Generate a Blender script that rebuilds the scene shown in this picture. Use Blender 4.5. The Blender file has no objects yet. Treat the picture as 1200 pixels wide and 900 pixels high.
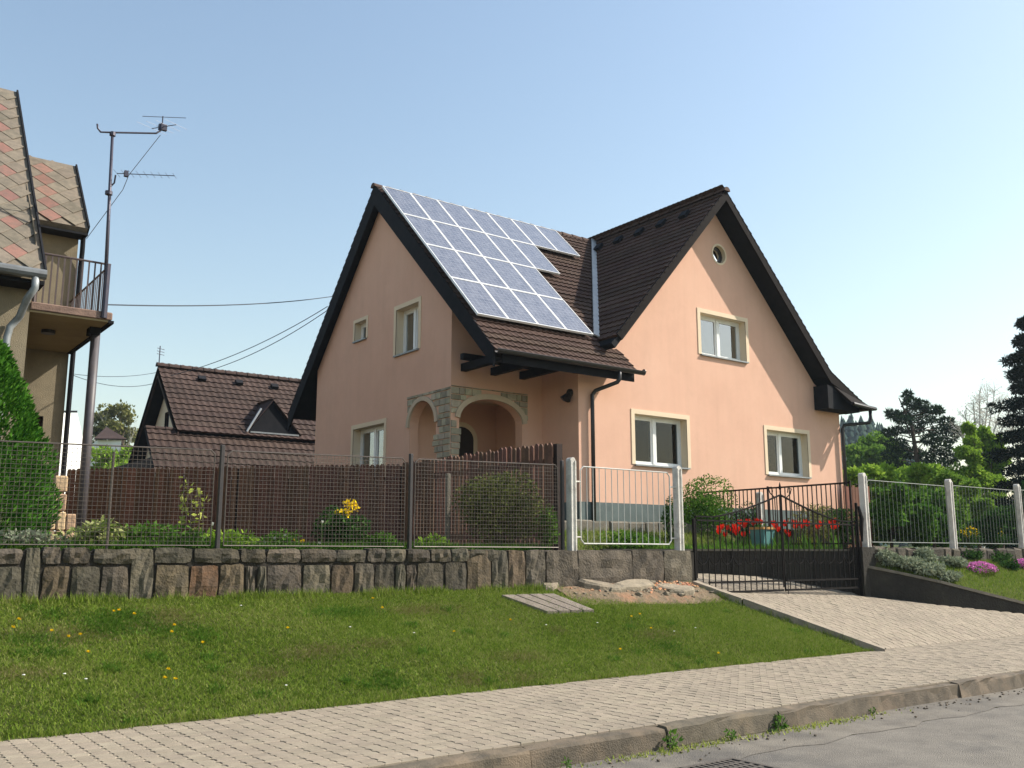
import bpy, bmesh, math, random
import numpy as np
from mathutils import Vector, Matrix
from mathutils.geometry import tessellate_polygon

random.seed(7)
RNG = np.random.default_rng(11)
R = math.radians
scene = bpy.context.scene
COL = scene.collection

# ------------------------------------------------------------------ camera
EYE = Vector((0, 0, 1.6))
FPX, PITCH, YAW = 1108.0, 0.178, 0.9318          # focal length in photo pixels, tilt, heading from +X
cam = bpy.data.cameras.new('camera')
cam.sensor_width = 36
cam.lens = FPX / 1200 * 36
cam.clip_start = 0.1
cam.clip_end = 4000
camo = bpy.data.objects.new('camera', cam)
camo.location = EYE
camo.rotation_euler = (math.pi / 2 + PITCH, 0, YAW - math.pi / 2)
COL.objects.link(camo)
scene.camera = camo

# ------------------------------------------------------------------ light
SUN_DIR = Vector((1.1, -0.52, 1.05)).normalized()   # towards the sun
SUN_EL = math.asin(SUN_DIR.z)
SUN_AZ = math.atan2(SUN_DIR.x, SUN_DIR.y)
world = bpy.data.worlds.new('World')
scene.world = world
world.use_nodes = True
wn = world.node_tree
wn.nodes.clear()
sky = wn.nodes.new('ShaderNodeTexSky')
sky.sky_type = 'NISHITA'
sky.sun_disc = False
sky.sun_elevation = SUN_EL
sky.sun_rotation = SUN_AZ
sky.air_density = 1.5
sky.dust_density = 1.2
sky.ozone_density = 0.35
bg = wn.nodes.new('ShaderNodeBackground')
bg.inputs['Strength'].default_value = 0.104
wo = wn.nodes.new('ShaderNodeOutputWorld')
wn.links.new(sky.outputs[0], bg.inputs[0])
wn.links.new(bg.outputs[0], wo.inputs[0])
sun = bpy.data.lights.new('sun', 'SUN')
sun.energy = 4.4
sun.angle = R(0.5)
sun.color = (1.0, 0.93, 0.82)
suno = bpy.data.objects.new('sun', sun)
suno.rotation_euler = SUN_DIR.to_track_quat('Z', 'Y').to_euler()
suno.location = (30, -14, 40)
COL.objects.link(suno)
scene.view_settings.view_transform = 'Standard'
scene.view_settings.look = 'None'
scene.view_settings.exposure = 0.85
scene.view_settings.gamma = 1.0
scene.cycles.max_bounces = 6
scene.cycles.diffuse_bounces = 3
scene.cycles.transparent_max_bounces = 16

# ------------------------------------------------------------------ survey helpers: where the line of sight through a photo point meets a plane
FW = Vector((math.cos(YAW) * math.cos(PITCH), math.sin(YAW) * math.cos(PITCH), math.sin(PITCH)))
RT = Vector((math.sin(YAW), -math.cos(YAW), 0))
UP = RT.cross(FW)
def ray(px, py): return FW + RT * ((px - 600) / FPX) + UP * ((450 - py) / FPX)
def aty(px, py, y):
    d = ray(px, py); return EYE + d * (y / d.y)
def atx(px, py, x):
    d = ray(px, py); return EYE + d * (x / d.x)
def atz(px, py, z):
    d = ray(px, py); return EYE + d * ((z - EYE.z) / d.z)
def far(px, py, d):
    r = ray(px, py); h = math.cos(PITCH) * d / (r.x * math.cos(YAW) + r.y * math.sin(YAW)) / math.cos(PITCH)
    return EYE + r * h
def to_px(p):
    q = Vector(p) - EYE; d = q.dot(FW)
    return 600 + FPX * q.dot(RT) / d, 450 - FPX * q.dot(UP) / d

# ------------------------------------------------------------------ materials
def nodes_of(m):
    m.use_nodes = True
    nt = m.node_tree
    return nt, nt.nodes, nt.links

def mk(name, c1, c2=None, scale=3.0, rough=0.85, spec=0.3, metal=0.0, bump=0.0, bscale=40.0,
       obj=0.0, island=0.0, streak=0.0, c3=None, scale3=0.6, fac3=0.5, detail=6.0, grime=0.0):
    """A surface with two colours mixed by noise, an optional third one in broad patches, value jitter per object or per piece, and fine relief."""
    m = bpy.data.materials.new(name)
    nt, N, L = nodes_of(m)
    b = N['Principled BSDF']
    b.inputs['Roughness'].default_value = rough
    b.inputs['Metallic'].default_value = metal
    b.inputs['Specular IOR Level'].default_value = spec
    geo = N.new('ShaderNodeNewGeometry')
    c2 = c2 or c1
    tex = N.new('ShaderNodeTexNoise'); tex.inputs['Scale'].default_value = scale; tex.inputs['Detail'].default_value = detail
    tex.inputs['Roughness'].default_value = 0.65
    L.new(geo.outputs['Position'], tex.inputs['Vector'])
    rp = N.new('ShaderNodeMapRange'); rp.inputs[1].default_value = 0.35; rp.inputs[2].default_value = 0.65
    L.new(tex.outputs['Fac'], rp.inputs[0])
    mx = N.new('ShaderNodeMix'); mx.data_type = 'RGBA'
    mx.inputs[6].default_value = (*c1, 1); mx.inputs[7].default_value = (*c2, 1)
    L.new(rp.outputs[0], mx.inputs[0])
    out = mx.outputs[2]
    if c3:
        t3 = N.new('ShaderNodeTexNoise'); t3.inputs['Scale'].default_value = scale3; t3.inputs['Detail'].default_value = 5
        t3.inputs['Roughness'].default_value = 0.7
        L.new(geo.outputs['Position'], t3.inputs['Vector'])
        r3 = N.new('ShaderNodeMapRange'); r3.inputs[1].default_value = 0.48; r3.inputs[2].default_value = 0.66; r3.inputs[4].default_value = fac3
        L.new(t3.outputs['Fac'], r3.inputs[0])
        m3 = N.new('ShaderNodeMix'); m3.data_type = 'RGBA'
        L.new(r3.outputs[0], m3.inputs[0]); L.new(out, m3.inputs[6]); m3.inputs[7].default_value = (*c3, 1)
        out = m3.outputs[2]
    if streak:                                       # faint vertical rain marks
        mp = N.new('ShaderNodeMapping'); mp.inputs['Scale'].default_value = (2.2, 2.2, 0.16)
        L.new(geo.outputs['Position'], mp.inputs['Vector'])
        ts = N.new('ShaderNodeTexNoise'); ts.inputs['Scale'].default_value = 1.6; ts.inputs['Detail'].default_value = 7; ts.inputs['Roughness'].default_value = 0.6
        L.new(mp.outputs[0], ts.inputs['Vector'])
        rs = N.new('ShaderNodeMapRange'); rs.inputs[1].default_value = 0.42; rs.inputs[2].default_value = 0.72; rs.inputs[3].default_value = 1; rs.inputs[4].default_value = 1 - streak
        L.new(ts.outputs['Fac'], rs.inputs[0])
        hv = N.new('ShaderNodeHueSaturation'); L.new(rs.outputs[0], hv.inputs['Value']); L.new(out, hv.inputs['Color']); out = hv.outputs[0]
    for amt, kind in ((obj, 'o'), (island, 'i')):
        if amt:
            if kind == 'o':
                src = N.new('ShaderNodeObjectInfo').outputs['Random']
            else:
                src = geo.outputs['Random Per Island']
            mr = N.new('ShaderNodeMapRange'); mr.inputs[3].default_value = 1 - amt; mr.inputs[4].default_value = 1 + amt
            L.new(src, mr.inputs[0])
            hs = N.new('ShaderNodeHueSaturation')
            L.new(mr.outputs[0], hs.inputs['Value']); L.new(out, hs.inputs['Color'])
            mh = N.new('ShaderNodeMath'); mh.operation = 'MULTIPLY_ADD'
            sw = N.new('ShaderNodeMath'); sw.operation = 'FRACT'
            ml = N.new('ShaderNodeMath'); ml.operation = 'MULTIPLY'; ml.inputs[1].default_value = 17.3
            L.new(src, ml.inputs[0]); L.new(ml.outputs[0], sw.inputs[0])
            L.new(sw.outputs[0], mh.inputs[0]); mh.inputs[1].default_value = 0.06 * min(1, amt * 2); mh.inputs[2].default_value = 0.5 - 0.03 * min(1, amt * 2)
            L.new(mh.outputs[0], hs.inputs['Hue'])
            out = hs.outputs[0]
    L.new(out, b.inputs['Base Color'])
    if bump:
        bt = N.new('ShaderNodeTexNoise'); bt.inputs['Scale'].default_value = bscale; bt.inputs['Detail'].default_value = 4
        L.new(geo.outputs['Position'], bt.inputs['Vector'])
        bp = N.new('ShaderNodeBump'); bp.inputs['Strength'].default_value = bump; bp.inputs['Distance'].default_value = 0.02
        L.new(bt.outputs['Fac'], bp.inputs['Height']); L.new(bp.outputs[0], b.inputs['Normal'])
    return m

def leafmat(name, cols, trans=0.3, nscale=1.2, namt=0.25, gloss=0.0):
    """Leaves: colour picked per leaf from a ramp, drifting in broad patches, partly translucent."""
    m = bpy.data.materials.new(name)
    nt, N, L = nodes_of(m)
    N.remove(N['Principled BSDF'])
    out = N['Material Output']
    geo = N.new('ShaderNodeNewGeometry')
    tex = N.new('ShaderNodeTexNoise'); tex.inputs['Scale'].default_value = nscale; tex.inputs['Detail'].default_value = 4
    L.new(geo.outputs['Position'], tex.inputs['Vector'])
    a = N.new('ShaderNodeMath'); a.operation = 'MULTIPLY_ADD'; a.inputs[1].default_value = namt * 4; a.inputs[2].default_value = -namt * 2
    L.new(tex.outputs['Fac'], a.inputs[0])
    s = N.new('ShaderNodeMath'); s.operation = 'ADD'
    L.new(geo.outputs['Random Per Island'], s.inputs[0]); L.new(a.outputs[0], s.inputs[1])
    rp = N.new('ShaderNodeValToRGB')
    el = rp.color_ramp.elements
    while len(el) < len(cols): el.new(0.5)
    for i, c in enumerate(cols):
        el[i].position = i / max(1, len(cols) - 1); el[i].color = (*c, 1)
    L.new(s.outputs[0], rp.inputs[0])
    df = N.new('ShaderNodeBsdfDiffuse'); tr = N.new('ShaderNodeBsdfTranslucent')
    L.new(rp.outputs[0], df.inputs[0]); L.new(rp.outputs[0], tr.inputs[0])
    mx = N.new('ShaderNodeMixShader'); mx.inputs[0].default_value = trans
    L.new(df.outputs[0], mx.inputs[1]); L.new(tr.outputs[0], mx.inputs[2])
    res = mx.outputs[0]
    if gloss:
        gl = N.new('ShaderNodeBsdfGlossy'); gl.inputs['Roughness'].default_value = 0.45
        m2 = N.new('ShaderNodeMixShader'); m2.inputs[0].default_value = gloss
        L.new(res, m2.inputs[1]); L.new(gl.outputs[0], m2.inputs[2]); res = m2.outputs[0]
    L.new(res, out.inputs['Surface'])
    return m

def glassmat(name, tint=(0.75, 0.8, 0.82), refl=0.22):
    m = bpy.data.materials.new(name)
    nt, N, L = nodes_of(m)
    N.remove(N['Principled BSDF'])
    tr = N.new('ShaderNodeBsdfTransparent'); tr.inputs[0].default_value = (*tint, 1)
    gl = N.new('ShaderNodeBsdfGlossy'); gl.inputs['Roughness'].default_value = 0.02
    fr = N.new('ShaderNodeFresnel'); fr.inputs['IOR'].default_value = 1.5
    ad = N.new('ShaderNodeMath'); ad.operation = 'MULTIPLY_ADD'; ad.inputs[1].default_value = 1.3; ad.inputs[2].default_value = refl
    L.new(fr.outputs[0], ad.inputs[0])
    mx = N.new('ShaderNodeMixShader')
    L.new(ad.outputs[0], mx.inputs[0]); L.new(tr.outputs[0], mx.inputs[1]); L.new(gl.outputs[0], mx.inputs[2])
    L.new(mx.outputs[0], N['Material Output'].inputs['Surface'])
    return m

M = {}
M['plaster'] = mk('peach_plaster', (0.69, 0.418, 0.303), (0.715, 0.443, 0.323), 1.4, 0.92, 0.2, bump=0.25, bscale=160, c3=(0.61, 0.367, 0.267), scale3=0.8, fac3=0.4, streak=0.05)
M['cream'] = mk('cream_plaster', (0.76, 0.62, 0.44), (0.72, 0.58, 0.42), 2, 0.9, 0.2, bump=0.15, bscale=150)
M['plinth'] = mk('plinth_plaster', (0.13, 0.16, 0.155), (0.1, 0.125, 0.12), 4, 0.9, bump=0.4, bscale=90)
M['bitumen'] = mk('dark_stained_timber', (0.010, 0.011, 0.014), (0.016, 0.016, 0.019), 5, 0.85, 0.15, bump=0.15, bscale=30)
M['tile'] = mk('brown_roof_tile', (0.08, 0.047, 0.034), (0.057, 0.034, 0.026), 6, 0.8, 0.2, bump=0.3, bscale=60, c3=(0.11, 0.07, 0.053), scale3=1.5, fac3=0.6, island=0.12)
M['tile_old'] = mk('weathered_roof_tile', (0.055, 0.033, 0.026), (0.04, 0.025, 0.02), 6, 0.85, bump=0.3, bscale=60, c3=(0.075, 0.047, 0.038), scale3=1.1, fac3=0.6, island=0.12)
M['upvc'] = mk('white_window_plastic', (0.8, 0.8, 0.78), (0.76, 0.76, 0.74), 3, 0.35, 0.5)
M['glass'] = glassmat('window_glass', refl=-0.01)
M['glass_sky'] = glassmat('upper_window_glass', refl=0.3)
M['verge'] = mk('brown_verge_board', (0.014, 0.010, 0.009), (0.009, 0.007, 0.007), 5, 0.85, 0.1, bump=0.2)
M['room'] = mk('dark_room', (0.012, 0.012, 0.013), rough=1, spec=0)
M['curtain'] = mk('net_curtain', (0.075, 0.09, 0.125), (0.03, 0.037, 0.055), 8, 0.95, 0.1)
M['drape'] = mk('dark_drape', (0.09, 0.11, 0.15), (0.05, 0.06, 0.085), 6, 0.95, 0.1)
M['gutter'] = mk('brown_gutter_metal', (0.028, 0.026, 0.026), (0.02, 0.019, 0.02), 6, 0.35, 0.5)
M['zinc'] = mk('zinc_sheet', (0.5, 0.52, 0.52), (0.4, 0.42, 0.43), 5, 0.45, 0.5, 0.3)
M['gutter_grey'] = mk('grey_gutter', (0.16, 0.17, 0.175), (0.1, 0.105, 0.11), 5, 0.5, 0.5)
M['zinc_dark'] = mk('weathered_zinc', (0.3, 0.32, 0.33), (0.2, 0.22, 0.23), 5, 0.5, 0.5, 0.3)
M['alu'] = mk('panel_frame_metal', (0.78, 0.78, 0.77), (0.7, 0.7, 0.69), 5, 0.4, 0.5, 0.2)
M['clad'] = mk('porch_stone', (0.42, 0.37, 0.27), (0.28, 0.26, 0.2), 5, 0.9, bump=0.5, bscale=40, island=0.3)
M['archtrim'] = mk('porch_arch_trim', (0.55, 0.45, 0.33), (0.48, 0.39, 0.29), 4, 0.9, bump=0.2)
M['door'] = mk('dark_door', (0.02, 0.014, 0.012), (0.03, 0.02, 0.016), 6, 0.4, 0.4)
M['lamp'] = mk('lamp_metal', (0.02, 0.018, 0.018), rough=0.4, spec=0.5)
M['fabric_white'] = mk('white_paint', (0.8, 0.8, 0.77), (0.74, 0.74, 0.71), 3, 0.8)
# left house
M['render'] = mk('old_beige_render', (0.24, 0.2, 0.135), (0.19, 0.16, 0.11), 3, 0.95, bump=0.5, bscale=60, c3=(0.15, 0.125, 0.088), scale3=0.8, fac3=0.6)
M['soffit'] = mk('ochre_soffit', (0.3, 0.235, 0.125), (0.24, 0.185, 0.095), 2, 0.9, c3=(0.22, 0.17, 0.1), scale3=1.4, fac3=0.7)
M['eternit'] = mk('grey_diamond_tile', (0.2, 0.165, 0.125), (0.14, 0.12, 0.092), 9, 0.95, bump=0.4, bscale=50, obj=0.14, c3=(0.1, 0.09, 0.07), scale3=3, fac3=0.6)
M['eternit_red'] = mk('red_diamond_tile', (0.235, 0.12, 0.095), (0.18, 0.1, 0.08), 9, 0.95, bump=0.4, bscale=50, obj=0.14, c3=(0.13, 0.1, 0.08), scale3=3, fac3=0.6)
M['rail'] = mk('balcony_rail_paint', (0.06, 0.045, 0.045), (0.09, 0.06, 0.055), 12, 0.55, 0.4)
M['pipe_lilac'] = mk('grey_column_paint', (0.085, 0.077, 0.085), (0.06, 0.055, 0.062), 8, 0.5, 0.4, c3=(0.11, 0.09, 0.08), scale3=4, fac3=0.5)
M['mast'] = mk('mast_steel', (0.05, 0.05, 0.075), (0.07, 0.06, 0.075), 10, 0.45, 0.5, 0.4)
M['ant'] = mk('antenna_aluminium', (0.12, 0.13, 0.16), rough=0.35, metal=0.6)
M['sandstone'] = mk('sandstone_block', (0.5, 0.36, 0.22), (0.38, 0.26, 0.16), 5, 0.95, bump=0.5, bscale=30, obj=0.15)
M['slab_edge'] = mk('old_slab_edge', (0.24, 0.16, 0.125), (0.16, 0.105, 0.085), 7, 0.9, bump=0.4)
M['brown_wood'] = mk('brown_board', (0.15, 0.072, 0.045), (0.095, 0.047, 0.031), 9, 0.75, bump=0.3, bscale=30, obj=0.25)
M['dark_wood'] = mk('dark_brown_board', (0.04, 0.022, 0.017), (0.025, 0.015, 0.012), 9, 0.8, bump=0.3, obj=0.2)
# ground
M['asphalt'] = mk('worn_asphalt', (0.225, 0.205, 0.175), (0.165, 0.15, 0.13), 2.5, 0.95, 0.2, bump=0.9, bscale=110, c3=(0.1, 0.095, 0.09), scale3=0.7, fac3=0.75, detail=10)
M['gutter_asphalt'] = mk('gutter_asphalt', (0.14, 0.125, 0.105), (0.2, 0.18, 0.15), 3.5, 0.95, 0.2, bump=0.7, bscale=70, c3=(0.085, 0.08, 0.075), scale3=0.9, fac3=0.7, detail=9)
M['paver'] = mk('beige_concrete_paver', (0.31, 0.262, 0.2), (0.26, 0.22, 0.168), 9, 0.95, 0.2, bump=0.5, bscale=150, c3=(0.235, 0.2, 0.155), scale3=0.9, fac3=0.7, obj=0.085, island=0.0)
M['paver_mass'] = mk('beige_concrete_paving', (0.31, 0.262, 0.2), (0.26, 0.22, 0.168), 9, 0.95, 0.2, bump=0.5, bscale=150, c3=(0.235, 0.2, 0.155), scale3=0.9, fac3=0.7, island=0.085)
M['joint'] = mk('sandy_joint', (0.16, 0.132, 0.1), (0.11, 0.092, 0.07), 12, 1, 0.1)
M['kerb'] = mk('kerb_concrete', (0.135, 0.113, 0.086), (0.08, 0.069, 0.053), 7, 0.95, 0.2, bump=0.5, bscale=70, c3=(0.215, 0.165, 0.115), scale3=1.6, fac3=0.7, obj=0.12, detail=10)
M['edging'] = mk('edging_concrete', (0.3, 0.255, 0.2), (0.2, 0.17, 0.135), 5, 0.95, 0.2, bump=0.7, bscale=50)
M['soil'] = mk('soil', (0.075, 0.055, 0.035), (0.05, 0.038, 0.025), 6, 1, 0.1, bump=0.8, bscale=25)
M['soil_grass'] = mk('turf_soil', (0.06, 0.085, 0.02), (0.085, 0.085, 0.035), 2, 1, 0.1, bump=0.8, bscale=25)
M['dirt'] = mk('dry_dirt', (0.2, 0.15, 0.1), (0.12, 0.095, 0.065), 5, 1, 0.1, bump=0.9, bscale=30, c3=(0.3, 0.16, 0.095), scale3=2.2, fac3=0.7)
M['land'] = mk('meadow', (0.09, 0.11, 0.03), (0.07, 0.09, 0.025), 0.3, 1, 0.1)
M['stone'] = mk('wall_stone', (0.086, 0.074, 0.056), (0.048, 0.042, 0.033), 9, 0.95, 0.25, bump=0.8, bscale=30, c3=(0.135, 0.108, 0.074), scale3=3.5, fac3=0.55, obj=0.32, detail=10)
M['stone_rust'] = mk('rust_stone', (0.135, 0.075, 0.042), (0.085, 0.058, 0.04), 6, 0.95, 0.25, bump=0.9, bscale=22, obj=0.1)
M['stone_brown'] = mk('brown_wall_stone', (0.13, 0.098, 0.062), (0.075, 0.058, 0.04), 8, 0.95, 0.25, bump=0.8, bscale=30, c3=(0.06, 0.052, 0.04), scale3=3, fac3=0.6, obj=0.2, detail=10)
M['mortar'] = mk('dark_mortar', (0.045, 0.04, 0.033), (0.026, 0.023, 0.02), 8, 1, 0.1, bump=0.6)
M['block'] = mk('grey_wall_block', (0.15, 0.126, 0.096), (0.085, 0.073, 0.057), 6, 0.95, 0.2, bump=0.9, bscale=30, c3=(0.055, 0.048, 0.04), scale3=2.5, fac3=0.7, obj=0.15, detail=9)
M['flat'] = mk('flat_stone', (0.27, 0.222, 0.163), (0.165, 0.138, 0.103), 6, 0.95, bump=0.8, bscale=30, obj=0.2)
M['brickbit'] = mk('brick_crumb', (0.48, 0.2, 0.1), (0.42, 0.27, 0.16), 20, 1, island=0.3)
M['plank'] = mk('grey_weathered_plank', (0.2, 0.168, 0.138), (0.13, 0.11, 0.09), 8, 0.95, bump=0.6, bscale=50, obj=0.15)
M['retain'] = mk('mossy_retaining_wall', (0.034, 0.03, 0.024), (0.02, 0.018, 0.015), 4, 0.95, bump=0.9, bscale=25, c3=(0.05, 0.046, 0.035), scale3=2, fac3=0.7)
M['coping'] = mk('lichen_coping', (0.19, 0.165, 0.13), (0.12, 0.11, 0.085), 6, 0.95, bump=0.7, bscale=40)
M['conc_white'] = mk('whitewashed_concrete', (0.72, 0.69, 0.63), (0.6, 0.57, 0.52), 9, 0.9, bump=0.5, bscale=60, c3=(0.38, 0.34, 0.3), scale3=4, fac3=0.6, detail=9)
M['wire'] = mk('galvanised_wire', (0.13, 0.105, 0.09), (0.085, 0.07, 0.06), 9, 0.5, 0.5, 0.3)
M['post_dark'] = mk('dark_fence_post', (0.03, 0.028, 0.03), (0.045, 0.038, 0.036), 9, 0.55, 0.4)
M['bar_pale'] = mk('pale_grey_bar_paint', (0.5, 0.5, 0.47), (0.4, 0.4, 0.38), 9, 0.5, 0.4)
M['bar_green'] = mk('grey_green_bar_paint', (0.2, 0.225, 0.195), (0.14, 0.16, 0.135), 9, 0.55, 0.4)
M['iron'] = mk('black_wrought_iron', (0.007, 0.006, 0.006), (0.011, 0.009, 0.008), 14, 0.8, 0.12)
M['iron_brown'] = mk('brown_railing_paint', (0.025, 0.014, 0.012), (0.018, 0.011, 0.01), 14, 0.75, 0.2)
M['teal'] = mk('turquoise_paint', (0.12, 0.3, 0.28), (0.09, 0.25, 0.24), 5, 0.6, 0.4)
M['rim'] = mk('orange_pot_rim', (0.55, 0.3, 0.1), rough=0.7)
M['orange_wood'] = mk('orange_fence_board', (0.2, 0.085, 0.05), (0.15, 0.065, 0.04), 9, 0.8, obj=0.15)
M['grate'] = mk('cast_iron', (0.1, 0.085, 0.07), (0.07, 0.06, 0.05), 20, 0.7, 0.4, bump=0.3)
M['void'] = mk('drain_dark', (0.008, 0.008, 0.008), rough=1, spec=0)
M['cable'] = mk('cable_rubber', (0.06, 0.07, 0.085), rough=0.6)
M['bark'] = mk('bark', (0.09, 0.065, 0.045), (0.055, 0.04, 0.03), 8, 0.95, bump=0.8, bscale=20)
M['bark_pale'] = mk('pale_bark', (0.52, 0.49, 0.44), (0.4, 0.38, 0.34), 8, 0.95)
M['stem'] = mk('green_stem', (0.09, 0.15, 0.035), (0.07, 0.12, 0.03), 8, 0.8)
# leaves
M['lawn'] = leafmat('lawn_grass', [(0.088, 0.155, 0.018), (0.158, 0.238, 0.03), (0.222, 0.292, 0.05), (0.3, 0.3, 0.11)], 0.3, 0.9, 0.2)
M['lawn_dark'] = leafmat('lawn_herbs', [(0.06, 0.135, 0.018), (0.1, 0.2, 0.026), (0.14, 0.25, 0.04)], 0.3, 2)
M['straw'] = leafmat('dry_grass', [(0.17, 0.16, 0.06), (0.26, 0.23, 0.1), (0.36, 0.31, 0.16)], 0.2, 2)
M['l_thuja'] = leafmat('thuja_sprays', [(0.018, 0.0675, 0.009), (0.0525, 0.1575, 0.018), (0.105, 0.2475, 0.03)], 0.15, 3.5, 0.2)
M['l_mid'] = leafmat('mid_green_leaves', [(0.0375, 0.1, 0.015), (0.075, 0.1688, 0.025), (0.1375, 0.25, 0.0375)], 0.3, 2.5)
M['l_dark'] = leafmat('dark_green_leaves', [(0.0162, 0.04725, 0.0135), (0.03375, 0.081, 0.02025), (0.0675, 0.135, 0.0297)], 0.2, 2.5)
M['l_bright'] = leafmat('spring_green_leaves', [(0.125, 0.225, 0.025), (0.2125, 0.35, 0.0375), (0.3125, 0.45, 0.0625)], 0.35, 1.0)
M['l_bright2'] = leafmat('fresh_leaves', [(0.077, 0.154, 0.021), (0.14, 0.252, 0.035), (0.224, 0.35, 0.056)], 0.3, 0.6)
M['l_yellow'] = leafmat('yellow_green_leaves', [(0.14, 0.2, 0.03), (0.28, 0.33, 0.06), (0.42, 0.44, 0.12)], 0.3, 3)
M['l_var'] = leafmat('variegated_leaves', [(0.1, 0.16, 0.03), (0.3, 0.36, 0.1), (0.55, 0.56, 0.25)], 0.25, 6)
M['l_silver'] = leafmat('silver_leaves', [(0.1495, 0.184, 0.115), (0.2415, 0.276, 0.184), (0.368, 0.4025, 0.2875)], 0.2, 4)
M['l_pine'] = leafmat('pine_needles', [(0.01, 0.025, 0.0125), (0.02, 0.045, 0.02), (0.04375, 0.0775, 0.03125)], 0.1, 0.8)
M['l_fir'] = leafmat('fir_needles', [(0.005, 0.012, 0.008), (0.01, 0.02, 0.013), (0.02, 0.034, 0.022)], 0.05, 1.0)
M['l_blossom'] = leafmat('pale_buds', [(0.42, 0.38, 0.32), (0.6, 0.56, 0.5), (0.72, 0.68, 0.63)], 0.3, 2)
M['l_olive'] = leafmat('olive_leaves', [(0.108, 0.12, 0.036), (0.18, 0.186, 0.06), (0.264, 0.252, 0.108)], 0.3, 0.5)
M['l_forest'] = leafmat('haze_tinted_needles', [(0.025, 0.042, 0.036), (0.036, 0.06, 0.05), (0.055, 0.085, 0.06)], 0.05, 0.08, 0.2)  # bluish tint puts the distance haze into the needle colour
M['l_bronze'] = leafmat('bronze_leaves', [(0.036, 0.054, 0.018), (0.084, 0.096, 0.0264), (0.132, 0.156, 0.048)], 0.25, 5)
M['p_red'] = leafmat('red_petals', [(0.5, 0.008, 0.01), (0.62, 0.018, 0.014), (0.7, 0.05, 0.02)], 0.3, 4)
M['p_pink'] = leafmat('pink_petals', [(0.52, 0.12, 0.4), (0.66, 0.2, 0.5), (0.75, 0.32, 0.6)], 0.2, 6)
M['p_yellow'] = leafmat('yellow_petals', [(0.75, 0.48, 0.01), (0.82, 0.6, 0.02)], 0.2, 4)
M['p_white'] = leafmat('white_petals', [(0.75, 0.74, 0.66), (0.82, 0.82, 0.76)], 0.2, 4)

def cellmat():
    """Blue polycrystalline cells under glass: crystal grains, thin pale bus lines, mirror-like cover."""
    m = bpy.data.materials.new('solar_cells')
    nt, N, L = nodes_of(m)
    b = N['Principled BSDF']
    tc = N.new('ShaderNodeTexCoord')
    vo = N.new('ShaderNodeTexVoronoi'); vo.inputs['Scale'].default_value = 26
    L.new(tc.outputs['Object'], vo.inputs['Vector'])
    oi = N.new('ShaderNodeObjectInfo')
    no = N.new('ShaderNodeTexNoise'); no.inputs['Scale'].default_value = 5; no.inputs['Detail'].default_value = 5; no.noise_dimensions = '4D'
    L.new(tc.outputs['Object'], no.inputs['Vector'])
    wm = N.new('ShaderNodeMath'); wm.operation = 'MULTIPLY'; wm.inputs[1].default_value = 37
    L.new(oi.outputs['Random'], wm.inputs[0]); L.new(wm.outputs[0], no.inputs['W'])
    ad = N.new('ShaderNodeMath'); ad.operation = 'MULTIPLY_ADD'; ad.inputs[1].default_value = 0.25
    sp = N.new('ShaderNodeSeparateColor'); L.new(vo.outputs['Color'], sp.inputs[0])
    L.new(sp.outputs[0], ad.inputs[0]); L.new(no.outputs['Fac'], ad.inputs[2])
    rp = N.new('ShaderNodeValToRGB')
    e = rp.color_ramp.elements
    e[0].position = 0.3; e[0].color = (0.062, 0.066, 0.09, 1)
    e[1].position = 1.0; e[1].color = (0.2, 0.2, 0.225, 1)
    L.new(ad.outputs[0], rp.inputs[0])
    # grid between cells
    sx = N.new('ShaderNodeSeparateXYZ'); L.new(tc.outputs['Object'], sx.inputs[0])
    masks = []
    for ax, pitch in ((0, 0.126), (1, 0.126)):
        d = N.new('ShaderNodeMath'); d.operation = 'MULTIPLY'; d.inputs[1].default_value = 1 / pitch
        L.new(sx.outputs[ax], d.inputs[0])
        f = N.new('ShaderNodeMath'); f.operation = 'FRACT'; L.new(d.outputs[0], f.inputs[0])
        g = N.new('ShaderNodeMath'); g.operation = 'LESS_THAN'; g.inputs[1].default_value = 0.06
        L.new(f.outputs[0], g.inputs[0]); masks.append(g)
    mm = N.new('ShaderNodeMath'); mm.operation = 'MAXIMUM'
    L.new(masks[0].outputs[0], mm.inputs[0]); L.new(masks[1].outputs[0], mm.inputs[1])
    mx = N.new('ShaderNodeMix'); mx.data_type = 'RGBA'
    L.new(mm.outputs[0], mx.inputs[0]); L.new(rp.outputs[0], mx.inputs[6]); mx.inputs[7].default_value = (0.28, 0.29, 0.34, 1)
    L.new(mx.outputs[2], b.inputs['Base Color'])
    b.inputs['Roughness'].default_value = 0.22
    b.inputs['Specular IOR Level'].default_value = 0.7
    b.inputs['Coat Weight'].default_value = 0.6
    b.inputs['Coat Roughness'].default_value = 0.12
    return m
M['cells'] = cellmat()

# ------------------------------------------------------------------ building helpers
def worldloc(o):
    v = Vector((0, 0, 0))
    while o is not None:
        v = v + o.location; o = o.parent
    return v

def link(o, parent=None):
    COL.objects.link(o)
    if parent is not None: o.parent = parent
    return o

def thing(name, label, cat, loc=(0, 0, 0), group=None):
    o = bpy.data.objects.new(name, None)
    o.empty_display_size = 0.2
    o.location = loc
    o['label'] = label; o['category'] = cat
    if group: o['group'] = group
    return link(o)

def tag(o, label, cat, group=None):
    o['label'] = label; o['category'] = cat
    if group: o['group'] = group
    return o

def kind(o, k):
    o['kind'] = k; return o

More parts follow.
